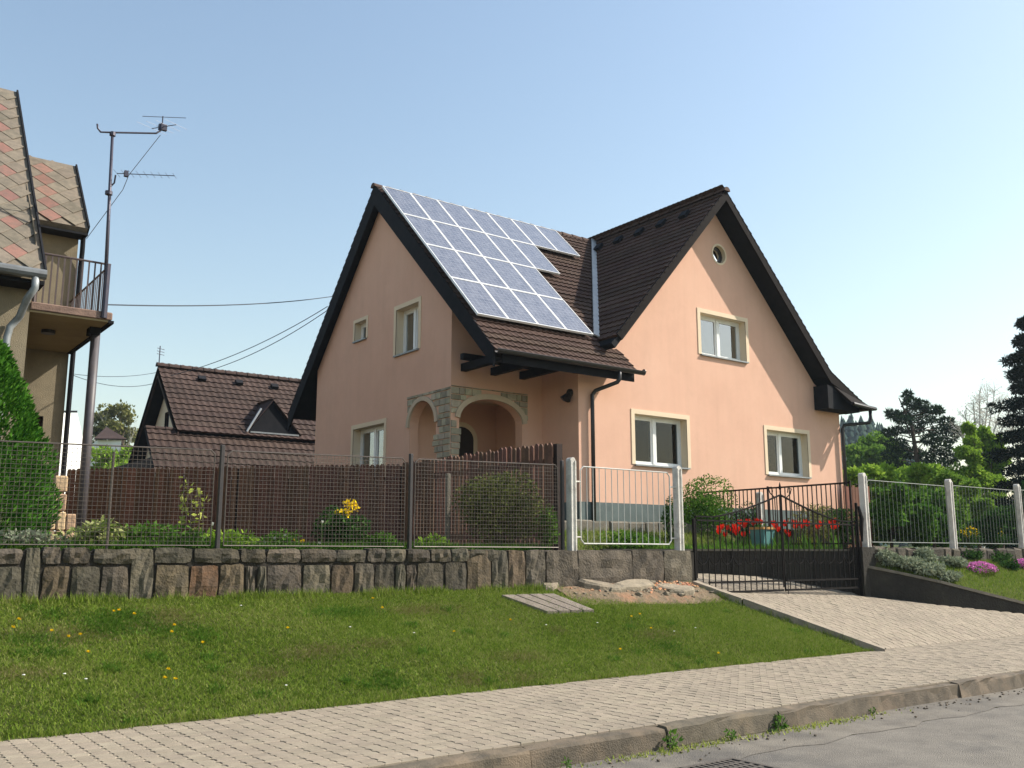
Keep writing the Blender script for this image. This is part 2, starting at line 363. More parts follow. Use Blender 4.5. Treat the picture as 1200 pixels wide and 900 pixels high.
class MB:
    def __init__(s): s.v = []; s.f = []
    def add(s, vs, fs):
        n = len(s.v); s.v += [tuple(v) for v in vs]; s.f += [tuple(n + i for i in f) for f in fs]; return s
    def hexa(s, p):
        return s.add(p, [(0, 3, 2, 1), (4, 5, 6, 7), (0, 1, 5, 4), (1, 2, 6, 5), (2, 3, 7, 6), (3, 0, 4, 7)])
    def box(s, x0, x1, y0, y1, z0, z1):
        return s.hexa([(x0, y0, z0), (x1, y0, z0), (x1, y1, z0), (x0, y1, z0), (x0, y0, z1), (x1, y0, z1), (x1, y1, z1), (x0, y1, z1)])
    def obox(s, o, U, V, W, u0, u1, v0, v1, w0, w1):
        P = lambda a, b, c: o + U * a + V * b + W * c
        return s.hexa([P(u0, v0, w0), P(u1, v0, w0), P(u1, v1, w0), P(u0, v1, w0), P(u0, v0, w1), P(u1, v0, w1), P(u1, v1, w1), P(u0, v1, w1)])
    def chbox(s, x0, x1, y0, y1, z0, z1, c, jit=0.0, rz=None, piv=None):
        """a box with chamfered edges (26 faces)"""
        vs = []; idx = {}
        for i, x in enumerate((x0, x1)):
            for j, y in enumerate((y0, y1)):
                for k, z in enumerate((z0, z1)):
                    sx, sy, sz = (1 - 2 * i) * c, (1 - 2 * j) * c, (1 - 2 * k) * c
                    for a, p in enumerate(((x, y + sy, z + sz), (x + sx, y, z + sz), (x + sx, y + sy, z))):
                        idx[i, j, k, a] = len(vs)
                        vs.append(Vector(p) + Vector([random.uniform(-jit, jit) for _ in range(3)]))
        g = lambda i, j, k, a: idx[i, j, k, a]
        fs = []
        for i in (0, 1): fs.append((g(i, 0, 0, 0), g(i, 1, 0, 0), g(i, 1, 1, 0), g(i, 0, 1, 0)))
        for j in (0, 1): fs.append((g(0, j, 0, 1), g(1, j, 0, 1), g(1, j, 1, 1), g(0, j, 1, 1)))
        for k in (0, 1): fs.append((g(0, 0, k, 2), g(1, 0, k, 2), g(1, 1, k, 2), g(0, 1, k, 2)))
        for i in (0, 1):
            for j in (0, 1): fs.append((g(i, j, 0, 0), g(i, j, 1, 0), g(i, j, 1, 1), g(i, j, 0, 1)))
            for k in (0, 1): fs.append((g(i, 0, k, 0), g(i, 1, k, 0), g(i, 1, k, 2), g(i, 0, k, 2)))
        for j in (0, 1):
            for k in (0, 1): fs.append((g(0, j, k, 1), g(1, j, k, 1), g(1, j, k, 2), g(0, j, k, 2)))
        for i in (0, 1):
            for j in (0, 1):
                for k in (0, 1): fs.append((g(i, j, k, 0), g(i, j, k, 1), g(i, j, k, 2)))
        return s.add(vs, fs)
    def prism(s, poly, ext):
        """poly: list of 3-D points (may be concave); extruded along ext"""
        poly = [Vector(p) for p in poly]; ext = Vector(ext); n = len(poly)
        tris = tessellate_polygon([poly])
        vs = poly + [p + ext for p in poly]
        fs = [tuple(t) for t in tris] + [tuple(n + i for i in reversed(t)) for t in tris]
        fs += [(i, (i + 1) % n, n + (i + 1) % n, n + i) for i in range(n)]
        return s.add(vs, fs)
    def tube(s, path, r, n=8, cap=True):
        path = [Vector(p) for p in path]
        if not hasattr(r, '__len__'): r = [r] * len(path)
        rings = []
        prev = None
        for i, p in enumerate(path):
            if i == 0: t = path[1] - p
            elif i == len(path) - 1: t = p - path[i - 1]
            else: t = (path[i + 1] - p).normalized() + (p - path[i - 1]).normalized()
            t.normalize()
            if prev is None:
                a = t.orthogonal().normalized()
            else:
                a = (prev - t * prev.dot(t)).normalized()
            prev = a; b = t.cross(a)
            rings.append([p + (a * math.cos(2 * math.pi * k / n) + b * math.sin(2 * math.pi * k / n)) * r[i] for k in range(n)])
        vs = [v for rg in rings for v in rg]; fs = []
        for i in range(len(path) - 1):
            for k in range(n):
                fs.append((i * n + k, i * n + (k + 1) % n, (i + 1) * n + (k + 1) % n, (i + 1) * n + k))
        if cap:
            fs.append(tuple(reversed(range(n)))); fs.append(tuple((len(path) - 1) * n + k for k in range(n)))
        return s.add(vs, fs)
    def bar(s, p, q, w):
        return s.tube([p, q], w * 0.7071, 4)
    def lathe(s, c, prof, n=12):
        c = Vector(c); vs = []; fs = []
        for r, z in prof:
            for k in range(n):
                a = 2 * math.pi * k / n; vs.append(c + Vector((r * math.cos(a), r * math.sin(a), z)))
        for i in range(len(prof) - 1):
            for k in range(n):
                fs.append((i * n + k, i * n + (k + 1) % n, (i + 1) * n + (k + 1) % n, (i + 1) * n + k))
        return s.add(vs, fs)
    def sheet(s, fn, nu, nv):
        vs = [fn(i / nu, j / nv) for j in range(nv + 1) for i in range(nu + 1)]
        fs = [(j * (nu + 1) + i, j * (nu + 1) + i + 1, (j + 1) * (nu + 1) + i + 1, (j + 1) * (nu + 1) + i) for j in range(nv) for i in range(nu)]
        return s.add(vs, fs)
    def mesh(s, name, mat, off=Vector((0, 0, 0)), smooth=False, fix=True):
        me = bpy.data.meshes.new(name)
        me.from_pydata([(v[0] - off[0], v[1] - off[1], v[2] - off[2]) for v in s.v], [], s.f)
        if fix:
            bm = bmesh.new(); bm.from_mesh(me); bmesh.ops.recalc_face_normals(bm, faces=bm.faces[:]); bm.to_mesh(me); bm.free()
        me.materials.append(mat)
        if smooth:
            for p in me.polygons: p.use_smooth = True
        return me
    def build(s, name, mat, parent=None, smooth=False, fix=True):
        off = worldloc(parent) if parent is not None else Vector((0, 0, 0))
        o = bpy.data.objects.new(name, s.mesh(name, mat, off, smooth, fix))
        return link(o, parent)

def np_obj(name, V, F, mat, parent=None):
    """V (n,3) float array in world space, F (m,k) int array"""
    V = np.asarray(V, np.float32)
    if parent is not None: V = V - np.array(worldloc(parent), np.float32)
    me = bpy.data.meshes.new(name)
    m, k = F.shape
    me.vertices.add(len(V)); me.vertices.foreach_set('co', V.ravel())
    me.loops.add(m * k); me.loops.foreach_set('vertex_index', F.astype(np.int32).ravel())
    me.polygons.add(m); me.polygons.foreach_set('loop_start', np.arange(0, m * k, k, dtype=np.int32))
    me.update(calc_edges=True)
    me.materials.append(mat)
    return link(bpy.data.objects.new(name, me), parent)

def unit(a): return a / (np.linalg.norm(a, axis=1, keepdims=True) + 1e-9)

def leaves(P, size, aspect=0.55, out=None, bias=0.0, droop=0.0, vary=0.35):
    """rhombic leaves, folded along the midrib, at points P; returns V,F (2 triangles each)"""
    n = len(P)
    d = unit(RNG.normal(size=(n, 3)))
    if out is not None: d = unit(d + bias * unit(out))
    d[:, 2] -= droop
    d = unit(d)
    a = unit(np.cross(d, RNG.normal(size=(n, 3))))
    s = size * (1 + vary * RNG.uniform(-1, 1, (n, 1)))
    w = s * aspect * 0.5
    nrm = np.cross(d, a)
    mid = P + d * s * 0.45
    V = np.stack([P, mid + a * w + nrm * w * 0.25, P + d * s, mid - a * w + nrm * w * 0.25], 1).reshape(-1, 3)
    i = np.arange(n)[:, None] * 4
    F = i + np.array([[0, 1, 2, 3]])
    return V, F

def ell(n, c, r, shell=0.6):
    """n points in an ellipsoid, crowded toward its surface; also the outward directions"""
    d = unit(RNG.normal(size=(n, 3)))
    q = RNG.uniform(0, 1, (n, 1)) ** (1 / 3)
    q = shell + (1 - shell) * q
    return np.array(c) + d * q * np.array(r), d

def clumps_cloud(cl, per, size, shell=0.55, **kw):
    P = []; D = []
    for c, r in cl:
        n = max(6, int(per * (r[0] * r[1] * r[2]) ** (2 / 3)))
        p, d = ell(n, c, r, shell); P.append(p); D.append(d)
    P = np.concatenate(P); D = np.concatenate(D)
    return leaves(P, size, out=D, **kw)

def plant_mesh(name, VF, mat, parent=None):
    return np_obj(name, VF[0], VF[1], mat, parent)

def arc(cx, cz, rx, rz, a0, a1, n):
    return [(cx + rx * math.cos(a0 + (a1 - a0) * i / n), cz + rz * math.sin(a0 + (a1 - a0) * i / n)) for i in range(n + 1)]

def wall_sheet(to3, outer, holes=()):
    """flat wall with openings: outer and holes are 2-D outlines, to3 maps them into the place"""
    loops = [[Vector((a, b, 0)) for a, b in outer]] + [[Vector((a, b, 0)) for a, b in h] for h in holes]
    tris = tessellate_polygon(loops)
    flat = [p for l in loops for p in l]
    mb = MB(); mb.add([to3(p.x, p.y) for p in flat], [tuple(t) for t in tris])
    return mb
def rect(a0, a1, b0, b1): return [(a0, b0), (a1, b0), (a1, b1), (a0, b1)]
X3, Y3, Z3 = Vector((1, 0, 0)), Vector((0, 1, 0)), Vector((0, 0, 1))

# ================================================================== GROUND
YK0, YK1, YS, YW = 6.10, 6.24, 8.83, 11.3       # kerb front, kerb back, back of pavement, fence line
ZP, ZG, ZR = 0.13, 1.64, -0.065                             # pavement and garden level
g = kind(MB().box(-500, 800, -300, 900, -0.6, -0.1).build('ground', M['land']), 'structure')
g['label'] = 'wide flat ground under the street and the gardens'

def sheet_flat(name, x0, x1, y0, y1, z, mat, n=1):
    return kind(MB().sheet(lambda u, v: (x0 + (x1 - x0) * u, y0 + (y1 - y0) * v, z), n, n).build(name, mat, fix=False), 'structure')
road = sheet_flat('road', -60, 120, -8, 5.55, ZR, M['asphalt'])
road['label'] = 'worn grey asphalt road with patched darker areas'
gut = kind(MB().sheet(lambda u, v: (-60 + 180 * u, 5.5 + 0.62 * v + (0.05 * math.sin(u * 900) + 0.03 * math.sin(u * 2210)) * (1 - v), ZR + 0.004 + 0.012 * v), 600, 2).build('road_gutter', M['gutter_asphalt'], fix=False), 'structure')

def poly_interp(path, y):
    for a, b in zip(path, path[1:]):
        if a[1] <= y <= b[1]:
            t = (y - a[1]) / (b[1] - a[1]); return [a[i] + (b[i] - a[i]) * t for i in range(len(a))]
    return list(path[0] if y < path[0][1] else path[-1])
LPATH = [(13.86, 8.83, 0.13), (13.2, 9.85, 0.52), (12.7, 10.6, 0.84), (12.28, 11.3, 1.13), (12.28, 15.9, 1.3)]
RPATH = [(23.2, 8.83, 0.13), (20.3, 9.64, 0.40), (18.4, 10.4, 0.60), (17.14, 11.3, 0.78), (17.14, 15.9, 1.17)]
def drive_z(x, y):
    l, r = poly_interp(LPATH, y), poly_interp(RPATH, y)
    t = (x - l[0]) / (r[0] - l[0])
    z = l[2] + (r[2] - l[2]) * t
    k = max(0.0, min(1.0, (y - 9.4) / 1.9))                    # the left edge is kept up by the edging, the middle lies a little lower
    z -= 0.13 * k * max(0.0, min(1.0, (x - l[0] - 0.1) / 0.6)) * max(0.0, 1 - max(0.0, x - l[0] - 0.7) / 4.2)
    return z + 0.24 * max(0.0, min(1.0, (y - 11.32) / 1.0))
def lawn_z(x, y):
    t = min(1.0, max(0.0, (y - YS) / (YW - 0.1 - YS)))
    base = ZP + 0.0 + (1.1 - ZP) * (t ** 0.92) + 0.03 * math.sin(x * 1.3 + y * 2) * t * (1 - t) * 4
    return base + 0.05 * max(0, 3 - x) / 3 * t
def march(px, py, fn, d0=4.0, d1=40.0, n=1500):
    r = ray(px, py)
    for i in range(n):
        p = EYE + r * (d0 + (d1 - d0) * i / n)
        if p.z <= fn(p.x, p.y): return p
    return EYE + r * d1

# bank under the lawn
lb = MB()
def lawn_pt(u, v):
    y = YS - 0.03 + (YW - YS + 0.1) * v
    xr = poly_interp(LPATH, max(YS, min(y, 11.3)))[0] - 0.36
    x = -6 + (xr + 6) * u
    return (x, y, lawn_z(x, y) - 0.012)
lb.sheet(lawn_pt, 70, 16)
kind(lb.build('lawn_bank', M['soil_grass'], fix=False), 'structure')

# driveway bed and pavement bed under the pavers
kind(MB().sheet(lambda u, v: (lambda y: (lambda l, r: (lambda x: (x, y, drive_z(x, y) - 0.014))(l[0] + (r[0] - l[0]) * u))(poly_interp(LPATH, y), poly_interp(RPATH, y)))(YS + (14.2 - YS) * v), 24, 50).build('driveway', M['joint'], fix=False), 'structure')
pave = MB().box(-8, 40, YK1 - 0.02, YS + 0.02, -0.05, ZP - 0.014).build('pavement', M['joint'])
kind(pave, 'structure')

# ---- wavy concrete pavers
PW, PH, PG = 0.135, 0.112, 0.006
def paver_outline():
    z = 0.024
    l = [(0, 0), (z, 0.03), (z, 0.08), (0, PH)]
    pts = [(x + PG / 2, min(max(y, PG / 5), PH - PG / 5)) for x, y in l]
    pts += [(x + PW - PG / 2, min(max(y, PG / 5), PH - PG / 5)) for x, y in reversed(l)]
    return pts                                       # clockwise from lower left
PO = paver_outline()
paver_mb = MB()
def add_paver(mb, ox, oy, zf):
    cx, cy = ox + PW / 2, oy + PH / 2
    top = [(ox + x, oy + y) for x, y in PO]
    ins = [(cx + (x - cx) * 0.93, cy + (y - cy) * 0.92) for x, y in top]
    zt = [zf(x, y) for x, y in top]
    n = len(top)
    vs = [(x, y, z - 0.02) for (x, y), z in zip(top, zt)] + [(x, y, z - 0.004) for (x, y), z in zip(top, zt)] + [(x, y, zf(x, y)) for x, y in ins]
    fs = [(2 * n, 2 * n + 7, 2 * n + 6, 2 * n + 1), (2 * n + 1, 2 * n + 6, 2 * n + 5, 2 * n + 2), (2 * n + 2, 2 * n + 5, 2 * n + 4, 2 * n + 3)]
    fs = [tuple(reversed(f)) for f in fs]
    for k in (0, 1):
        fs += [(k * n + (i + 1) % n, k * n + i, (k + 1) * n + i, (k + 1) * n + (i + 1) % n) for i in range(n)]
    mb.add(vs, fs)
cands = []
for i in range(-30, 190):
    for j in range(24):
        x, y = i * PW, YK1 + 0.004 + j * PH
        if y + PH > YS - 0.005: continue
        px, py = to_px((x + PW / 2, y + PH / 2, ZP))
        seen = -40 < px < 1240 and py < 930
        d = (Vector((x, y, ZP)) - EYE).length
        cands.append((0 if seen else 1, d, x, y))
cands.sort()
single = MB(); add_paver(single, 0, 0, lambda x, y: 0.0)
pm = single.mesh('paver', M['paver'], fix=False)
rest = MB()
for k, (s, d, x, y) in enumerate(cands):
    dz = random.uniform(-0.0025, 0.0025)
    if k < 300:
        o = bpy.data.objects.new('paver', pm); o.location = (x, y, ZP + dz); link(o, pave)
    else:
        tx, ty = random.uniform(-0.012, 0.012), random.uniform(-0.012, 0.012)
        add_paver(rest, x, y, lambda a, b, x=x, y=y, tx=tx, ty=ty, dz=dz: ZP + dz + (a - x - 0.1) * tx + (b - y - 0.08) * ty)
kind(rest.build('paver_field', M['paver_mass'], pave, fix=False), 'stuff')
drv = bpy.data.objects['driveway']
dmb = MB()
for i in range(90, 176):
    for j in range(50):
        x, y = i * PW, YS + 0.006 + j * PH
        l, r = poly_interp(LPATH, y + PH / 2), poly_interp(RPATH, y + PH / 2)
        if x < l[0] + 0.0 or x + PW > r[0] or y + PH > 11.48 + (17.14 - x - PW) * 0.5056: continue
        dz = random.uniform(-0.003, 0.003)
        add_paver(dmb, x, y, lambda a, b, dz=dz: drive_z(a, b) + dz)
kind(dmb.build('paver_field', M['paver_mass'], drv, fix=False), 'stuff')

# ---- kerb stones along the road
kerb = MB().box(-8, 40, YK0 + 0.03, YK1 - 0.005, -0.05, ZP - 0.03).build('kerb', M['joint'])
kind(kerb, 'structure')
joints = [-7.5, -5.9, -4.3, -2.7, -1.1, 0.4, 1.95, 3.45, 4.72, 6.2, 7.72, 9.48, 11.05, 12.55, 14.1, 15.7, 17.3, 18.9, 20.5, 22.1, 23.7]
for a, b in zip(joints, joints[1:]):
    dy, dz = random.uniform(-0.022, 0.02), random.uniform(-0.025, 0.008)
    gp = random.choice((0.012, 0.03, 0.05))
    mb = MB()
    n = 7
    for q in range(1):
        prof = [(YK0, -0.12), (YK0 - 0.012, -0.045), (YK0 + 0.004, ZP - 0.028), (YK0 + 0.03, ZP - 0.002), (YK1 - 0.006, ZP + 0.004), (YK1 - 0.006, -0.12)]
        vs = []
        for i in range(n + 1):
            x = a + gp / 2 + (b - a - gp) * i / n
            for (y, z) in prof:
                e = 0.010 if i in (0, n) else 0
                ch = random.uniform(0, 0.035) if random.random() < 0.4 else 0
                vs.append((x, y + dy + random.uniform(-0.004, 0.006) + (ch if z > 0.08 and y < YK0 + 0.02 else 0) + (e if y < YK0 + 0.01 else 0), z + dz - (ch * 0.6 if z > 0.08 and y < YK0 + 0.04 else 0) - (e if z > 0.1 else 0)))
        m_ = len(prof)
        fs = [(i * m_ + k, (i + 1) * m_ + k, (i + 1) * m_ + k + 1, i * m_ + k + 1) for i in range(n) for k in range(m_ - 1)]
        fs += [tuple(range(m_)), tuple(n * m_ + k for k in range(m_))]
        mb.add(vs, fs)
    mb.build('kerb_stone', M['kerb'], kerb)

# ---- edging stones beside the driveway
edge = thing('driveway_edging', 'low grey concrete edging between sloping lawn and paved driveway', 'edging', (13.86, 8.83, 0.0))
ep = [Vector((p[0], p[1], max(p[2], lawn_z(p[0] - 0.3, p[1])) + 0.0)) for p in LPATH[:4]]
pts = []
for a, b in zip(ep, ep[1:]):
    for i in range(2): pts.append(a + (b - a) * (i / 2))
pts.append(ep[-1] + Vector((0, -0.02, 0)))
for a, b in zip(pts, pts[1:]):
    dirv = (b - a).normalized(); side = Vector((-dirv.y, dirv.x, 0)).normalized()
    MB().obox(a, dirv, side, Z3, 0.004, (b - a).length - 0.004, -0.02, 0.36, -0.3, 0.03).build('edging_stone', M['edging'], edge)

# ---- garden platform behind the walls
def gz(x, y):
    return ZG + 0.02 * math.sin(x * 2.1) * math.cos(y * 1.7)
kind(MB().sheet(lambda u, v: (-60 + 72.22 * u, 11.42 + 48 * v, gz(-60 + 72.22 * u, 11.42 + 48 * v)), 60, 30).build('garden_soil', M['soil'], fix=False), 'structure')
kind(MB().sheet(lambda u, v: (17.4 + 120 * u, 11.42 + 60 * v, 1.72 + 0.03 * math.sin(u * 90 + v * 40)), 40, 30).build('garden_meadow', M['soil_grass'], fix=False), 'structure')
kind(MB().sheet(lambda u, v: (-400 + 1100 * u, 59 + 500 * v, 1.2 + 0.1 * math.sin(u * 30)), 10, 6).build('fields', M['land'], fix=False), 'structure')

# ---- forested hill far off
def hill_z(x, y):
    q, s_ = x * 0.84 + y * 0.54, -x * 0.54 + y * 0.84          # distance along the valley and across it
    t = max(0, min(1, (q - 150) / 120)); t = t * t * (3 - 2 * t)
    return 1.3 + t * (28 + 2.5 * math.sin(s_ * 0.035) + 1.5 * math.sin(s_ * 0.081 + 1)) * max(0.04, min(1, (s_ + 30) / 28))
kind(MB().sheet(lambda u, v: (60 + 520 * u, 40 + 420 * v, hill_z(60 + 520 * u, 40 + 420 * v)), 70, 60).build('hill', M['land'], fix=False), 'structure')

# ---- bank right of the driveway, between retaining wall and fence
def ret_top(x):
    pts = [(17.0, 1.41), (17.7, 1.24), (18.97, 0.91), (20.3, 0.6), (23.2, 0.16), (26, 0.1)]
    for a, b in zip(pts, pts[1:]):
        if a[0] <= x <= b[0]: return a[1] + (b[1] - a[1]) * (x - a[0]) / (b[0] - a[0])
    return pts[0][1] if x < 17 else pts[-1][1]
def ret_y(x):
    pts = [(17.0, 11.3), (17.14, 11.3), (18.4, 10.4), (20.3, 9.64), (23.2, 8.83), (40, 8.83)]
    for a, b in zip(pts, pts[1:]):
        if a[0] <= x <= b[0]: return a[1] + (b[1] - a[1]) * (x - a[0]) / (b[0] - a[0])
    return 11.3
def bank_z(x, y):
    y0 = ret_y(x) + 0.12
    t = max(0, min(1, (y - y0) / max(0.05, 11.2 - y0)))
    return ret_top(x) - 0.04 + (1.52 - ret_top(x)) * (t ** 0.8)
kind(MB().sheet(lambda u, v: (lambda x: (lambda y: (x, y, bank_z(x, y) - 0.01))(ret_y(x) + 0.1 + (11.3 - ret_y(x) - 0.1) * v))(17.25 + 20 * u), 60, 10).build('side_bank', M['soil_grass'], fix=False), 'structure')

# ================================================================== STONE WALL UNDER THE MESH FENCE
wall = thing('stone_wall', 'low garden wall of rough dark stones under the wire mesh fence', 'wall', (5, 11.3, 1.0))
MB().box(-3, 12.2, 11.25, 11.5, 0.5, 1.635).build('mortar_core', M['mortar'], wall)
def stone(x0, x1, z0, z1, mat, name='stone', rough=0.022, nx=6, nz=5):
    w, h = x1 - x0, z1 - z0
    vs = []; front = 11.215
    sk = [random.uniform(-0.012, 0.012) for _ in range(4)]
    for j in range(nz):
        for i in range(nx):
            u, v = i / (nx - 1), j / (nz - 1)
            x, z = x0 + w * u, z0 + h * v
            x += (sk[0] * (1 - v) + sk[1] * v) * (1 if u in (0, 1) else 0.5); z += (sk[2] * (1 - u) + sk[3] * u) * 0.5
            edge_ = (i in (0, nx - 1)) + (j in (0, nz - 1))
            y = front + random.uniform(-rough, rough) * (0.4 if edge_ else 1) + (0.02, 0.032, 0.04)[edge_] - 0.02
            if edge_ == 2: x += (0.01 if i == 0 else -0.01); z += (0.008 if j == 0 else -0.008)
            vs.append((x + random.uniform(-0.007, 0.007), y, z + random.uniform(-0.007, 0.007)))
    fs = [(j * nx + i, j * nx + i + 1, (j + 1) * nx + i + 1, (j + 1) * nx + i) for j in range(nz - 1) for i in range(nx - 1)]
    ring = [i for i in range(nx)] + [j * nx + nx - 1 for j in range(1, nz)] + [(nz - 1) * nx + i for i in range(nx - 2, -1, -1)] + [j * nx for j in range(nz - 2, 0, -1)]
    b0 = len(vs)
    for r_ in ring: vs.append((vs[r_][0], 11.4, vs[r_][2]))
    k = len(ring)
    fs += [(ring[i], ring[(i + 1) % k], b0 + (i + 1) % k, b0 + i) for i in range(k)]
    MB().add(vs, fs).build(name, mat, wall)
# widths read off the photo, left to right (photo x of the joints in the lower course)
lower = [-160, -120, -80, -40, -8, 28, 49, 82, 118, 152, 181, 222, 257, 288, 313, 355, 388, 415, 439, 463, 489, 521, 547, 576, 596, 617]
upper = [-150, -95, -50, -20, 28, 49, 74, 108, 164, 181, 227, 282, 353, 395, 430, 452, 477, 505, 530, 551, 585]
zc = 1.475
for a, b in zip(lower, lower[1:]):
    xa, xb = aty(a, 675, 11.22).x, aty(b, 675, 11.22).x
    full = a in (28, 152, 547, 596) or (a == 576)
    mat = M['stone_rust'] if a == 222 else M['stone_brown'] if a in (181, 257, 49, 388, 547, 596) else M['stone']
    if a in (288, 463):                          # two wedge stones sharing a slanting joint
        xm = (xa + xb) / 2
        stone(xa + 0.012, xm - 0.015, 1.02, zc - 0.02, mat); stone(xm + 0.015, xb - 0.012, 1.02, zc - 0.02, mat)
    else:
        stone(xa + 0.012, xb - 0.014, 1.0, (1.655 if full else zc + random.uniform(-0.012, 0.004)), mat)
for a, b in zip(upper, upper[1:]):
    if a in (28, 164): continue
    xa, xb = aty(a, 650, 11.22).x, aty(b, 650, 11.22).x
    if xb - xa > 0.75:
        xm = xa + (xb - xa) * random.uniform(0.4, 0.6)
        stone(xa + 0.012, xm - 0.012, zc + 0.022, 1.665 + random.uniform(-0.01, 0.008), M['stone'], nz=4)
        stone(xm + 0.012, xb - 0.012, zc + 0.022, 1.665 + random.uniform(-0.01, 0.008), M['stone'], nz=4)
    else:
        stone(xa + 0.012, xb - 0.012, zc + 0.022, 1.665 + random.uniform(-0.01, 0.008), M['stone'], nz=4)
blocks = [(617, 640), (640, 678), (678, 742), (742, 779), (779, 812)]
for k, (a, b) in enumerate(blocks):
    xa, xb = aty(a, 660, 11.22).x, aty(b, 660, 11.22).x
    stone(xa + 0.008, xb - 0.008, 1.1, 1.66, M['block'], 'stone', 0.026)

# ---- retaining wall on the right of the driveway
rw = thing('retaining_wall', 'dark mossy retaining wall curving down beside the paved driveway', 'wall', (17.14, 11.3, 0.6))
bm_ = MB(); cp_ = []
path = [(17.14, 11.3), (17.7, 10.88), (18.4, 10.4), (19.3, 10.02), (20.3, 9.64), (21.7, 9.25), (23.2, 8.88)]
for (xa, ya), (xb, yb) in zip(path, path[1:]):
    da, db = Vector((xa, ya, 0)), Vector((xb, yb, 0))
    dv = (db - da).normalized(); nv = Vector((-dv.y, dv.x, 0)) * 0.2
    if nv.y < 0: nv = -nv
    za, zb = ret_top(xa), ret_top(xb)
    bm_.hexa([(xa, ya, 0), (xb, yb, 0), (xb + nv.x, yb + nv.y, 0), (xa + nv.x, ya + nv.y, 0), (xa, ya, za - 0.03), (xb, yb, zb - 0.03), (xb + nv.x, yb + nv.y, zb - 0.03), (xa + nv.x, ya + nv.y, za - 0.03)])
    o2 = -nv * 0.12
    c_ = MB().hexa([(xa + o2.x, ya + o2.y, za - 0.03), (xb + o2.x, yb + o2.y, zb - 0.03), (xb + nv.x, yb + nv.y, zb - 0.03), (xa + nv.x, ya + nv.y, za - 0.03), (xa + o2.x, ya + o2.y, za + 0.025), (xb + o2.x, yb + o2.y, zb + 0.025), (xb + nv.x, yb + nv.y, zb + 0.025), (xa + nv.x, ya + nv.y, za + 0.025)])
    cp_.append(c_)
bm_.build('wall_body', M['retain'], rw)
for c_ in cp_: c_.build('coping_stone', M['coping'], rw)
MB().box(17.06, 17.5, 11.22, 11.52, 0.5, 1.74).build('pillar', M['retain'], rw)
# the inner run along the driveway towards the house
iw = thing('bed_wall', 'black shaded wall behind the gate holding up the tulip bed', 'wall', (15, 12.6, 0.9))
BW0, BWD = Vector((17.14, 11.5, 0)), Vector((-4.64, 2.346, 0)).normalized()
BWN = Vector((-BWD.y, BWD.x, 0))
if BWN.y < 0: BWN = -BWN
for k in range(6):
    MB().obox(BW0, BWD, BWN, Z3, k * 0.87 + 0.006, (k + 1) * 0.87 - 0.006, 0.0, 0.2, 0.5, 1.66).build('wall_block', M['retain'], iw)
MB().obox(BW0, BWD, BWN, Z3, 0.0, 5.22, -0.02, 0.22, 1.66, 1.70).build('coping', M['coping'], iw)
kind(MB().add([(17.14, 11.6, 1.66), (17.3, 15.93, 1.69), (11.2, 15.93, 1.67), (11.2, 14.4, 1.66), (12.5, 13.95, 1.66)], [(0, 1, 2, 3, 4)]).build('tulip_bed', M['soil'], fix=False), 'structure')
MB().box(12.2, 12.27, 11.44, 13.9, 0.6, 1.655).build('return_block', M['block'], wall)
# low wall below the right-hand fence
lw = thing('fence_plinth_wall', 'low rough wall of upright grey stones under the right bar fence', 'wall', (21, 11.3, 1.3))
x = 17.52
while x < 33:
    w = random.uniform(0.28, 0.5)
    MB().chbox(x + 0.01, x + w - 0.01, 11.2, 11.45, 1.25, 1.74 + random.uniform(-0.03, 0.01), 0.04, 0.025).build('stone', M['stone'], lw)
    x += w

# ---- terrace in front of the house with its stone edge
tw = thing('terrace_edge', 'pale yellow stone edging of the terrace in front of the house', 'wall', (14, 14.85, 1.6))
x = 11.3
while x < 12.1 - 0.1 or x < 16.9:
    w = random.uniform(0.3, 0.55)
    MB().chbox(x + 0.006, x + w - 0.006, 14.75, 14.95, 1.9, 2.28 + random.uniform(-0.03, 0.02), 0.03, 0.012).build('stone', M['coping'], tw)
    x += w
kind(MB().sheet(lambda u, v: (11.2 + 6.0 * u, 14.1 + 0.66 * v, 1.655 + 0.42 * v), 10, 4).build('terrace_slope', M['soil_grass'], fix=False), 'structure')
kind(MB().sheet(lambda u, v: (11.2 + 12 * u, 14.9 + 1.05 * v, 2.2 + 0.02 * math.sin(u * 40)), 12, 3).build('terrace', M['soil_grass'], fix=False), 'structure')

# ================================================================== THE PEACH HOUSE
HX0, HX1, HY, PY, GX, GYB = 13.69, 23.5, 15.93, 17.24, 11.135, 24.11
RX, RZ, RY, EY, EZ = 18.4, 10.88, 20.57, 15.31, 5.70
KW = (RZ - EZ) / (RY - EY)                 # pitch of the wing roof (front)
BY, BZ = 25.42, 5.54
KB = (RZ - BZ) / (BY - RY)
RAKE, FRAKE = 10.885, 15.42
KL = (RZ - 6.47) / (RX - 14.44)
KX, KZ = 22.5, 6.55
KR = (RZ - KZ) / (KX - RX)
FX, FZ = 24.04, 5.78
house = thing('house', 'peach rendered house with dark brown tiled gable roofs and solar panels', 'house', (17, 19, 1.6))
def hwall(name, to3, outer, holes=(), mat='plaster'):
    return wall_sheet(to3, outer, holes).build(name, M[mat], house)

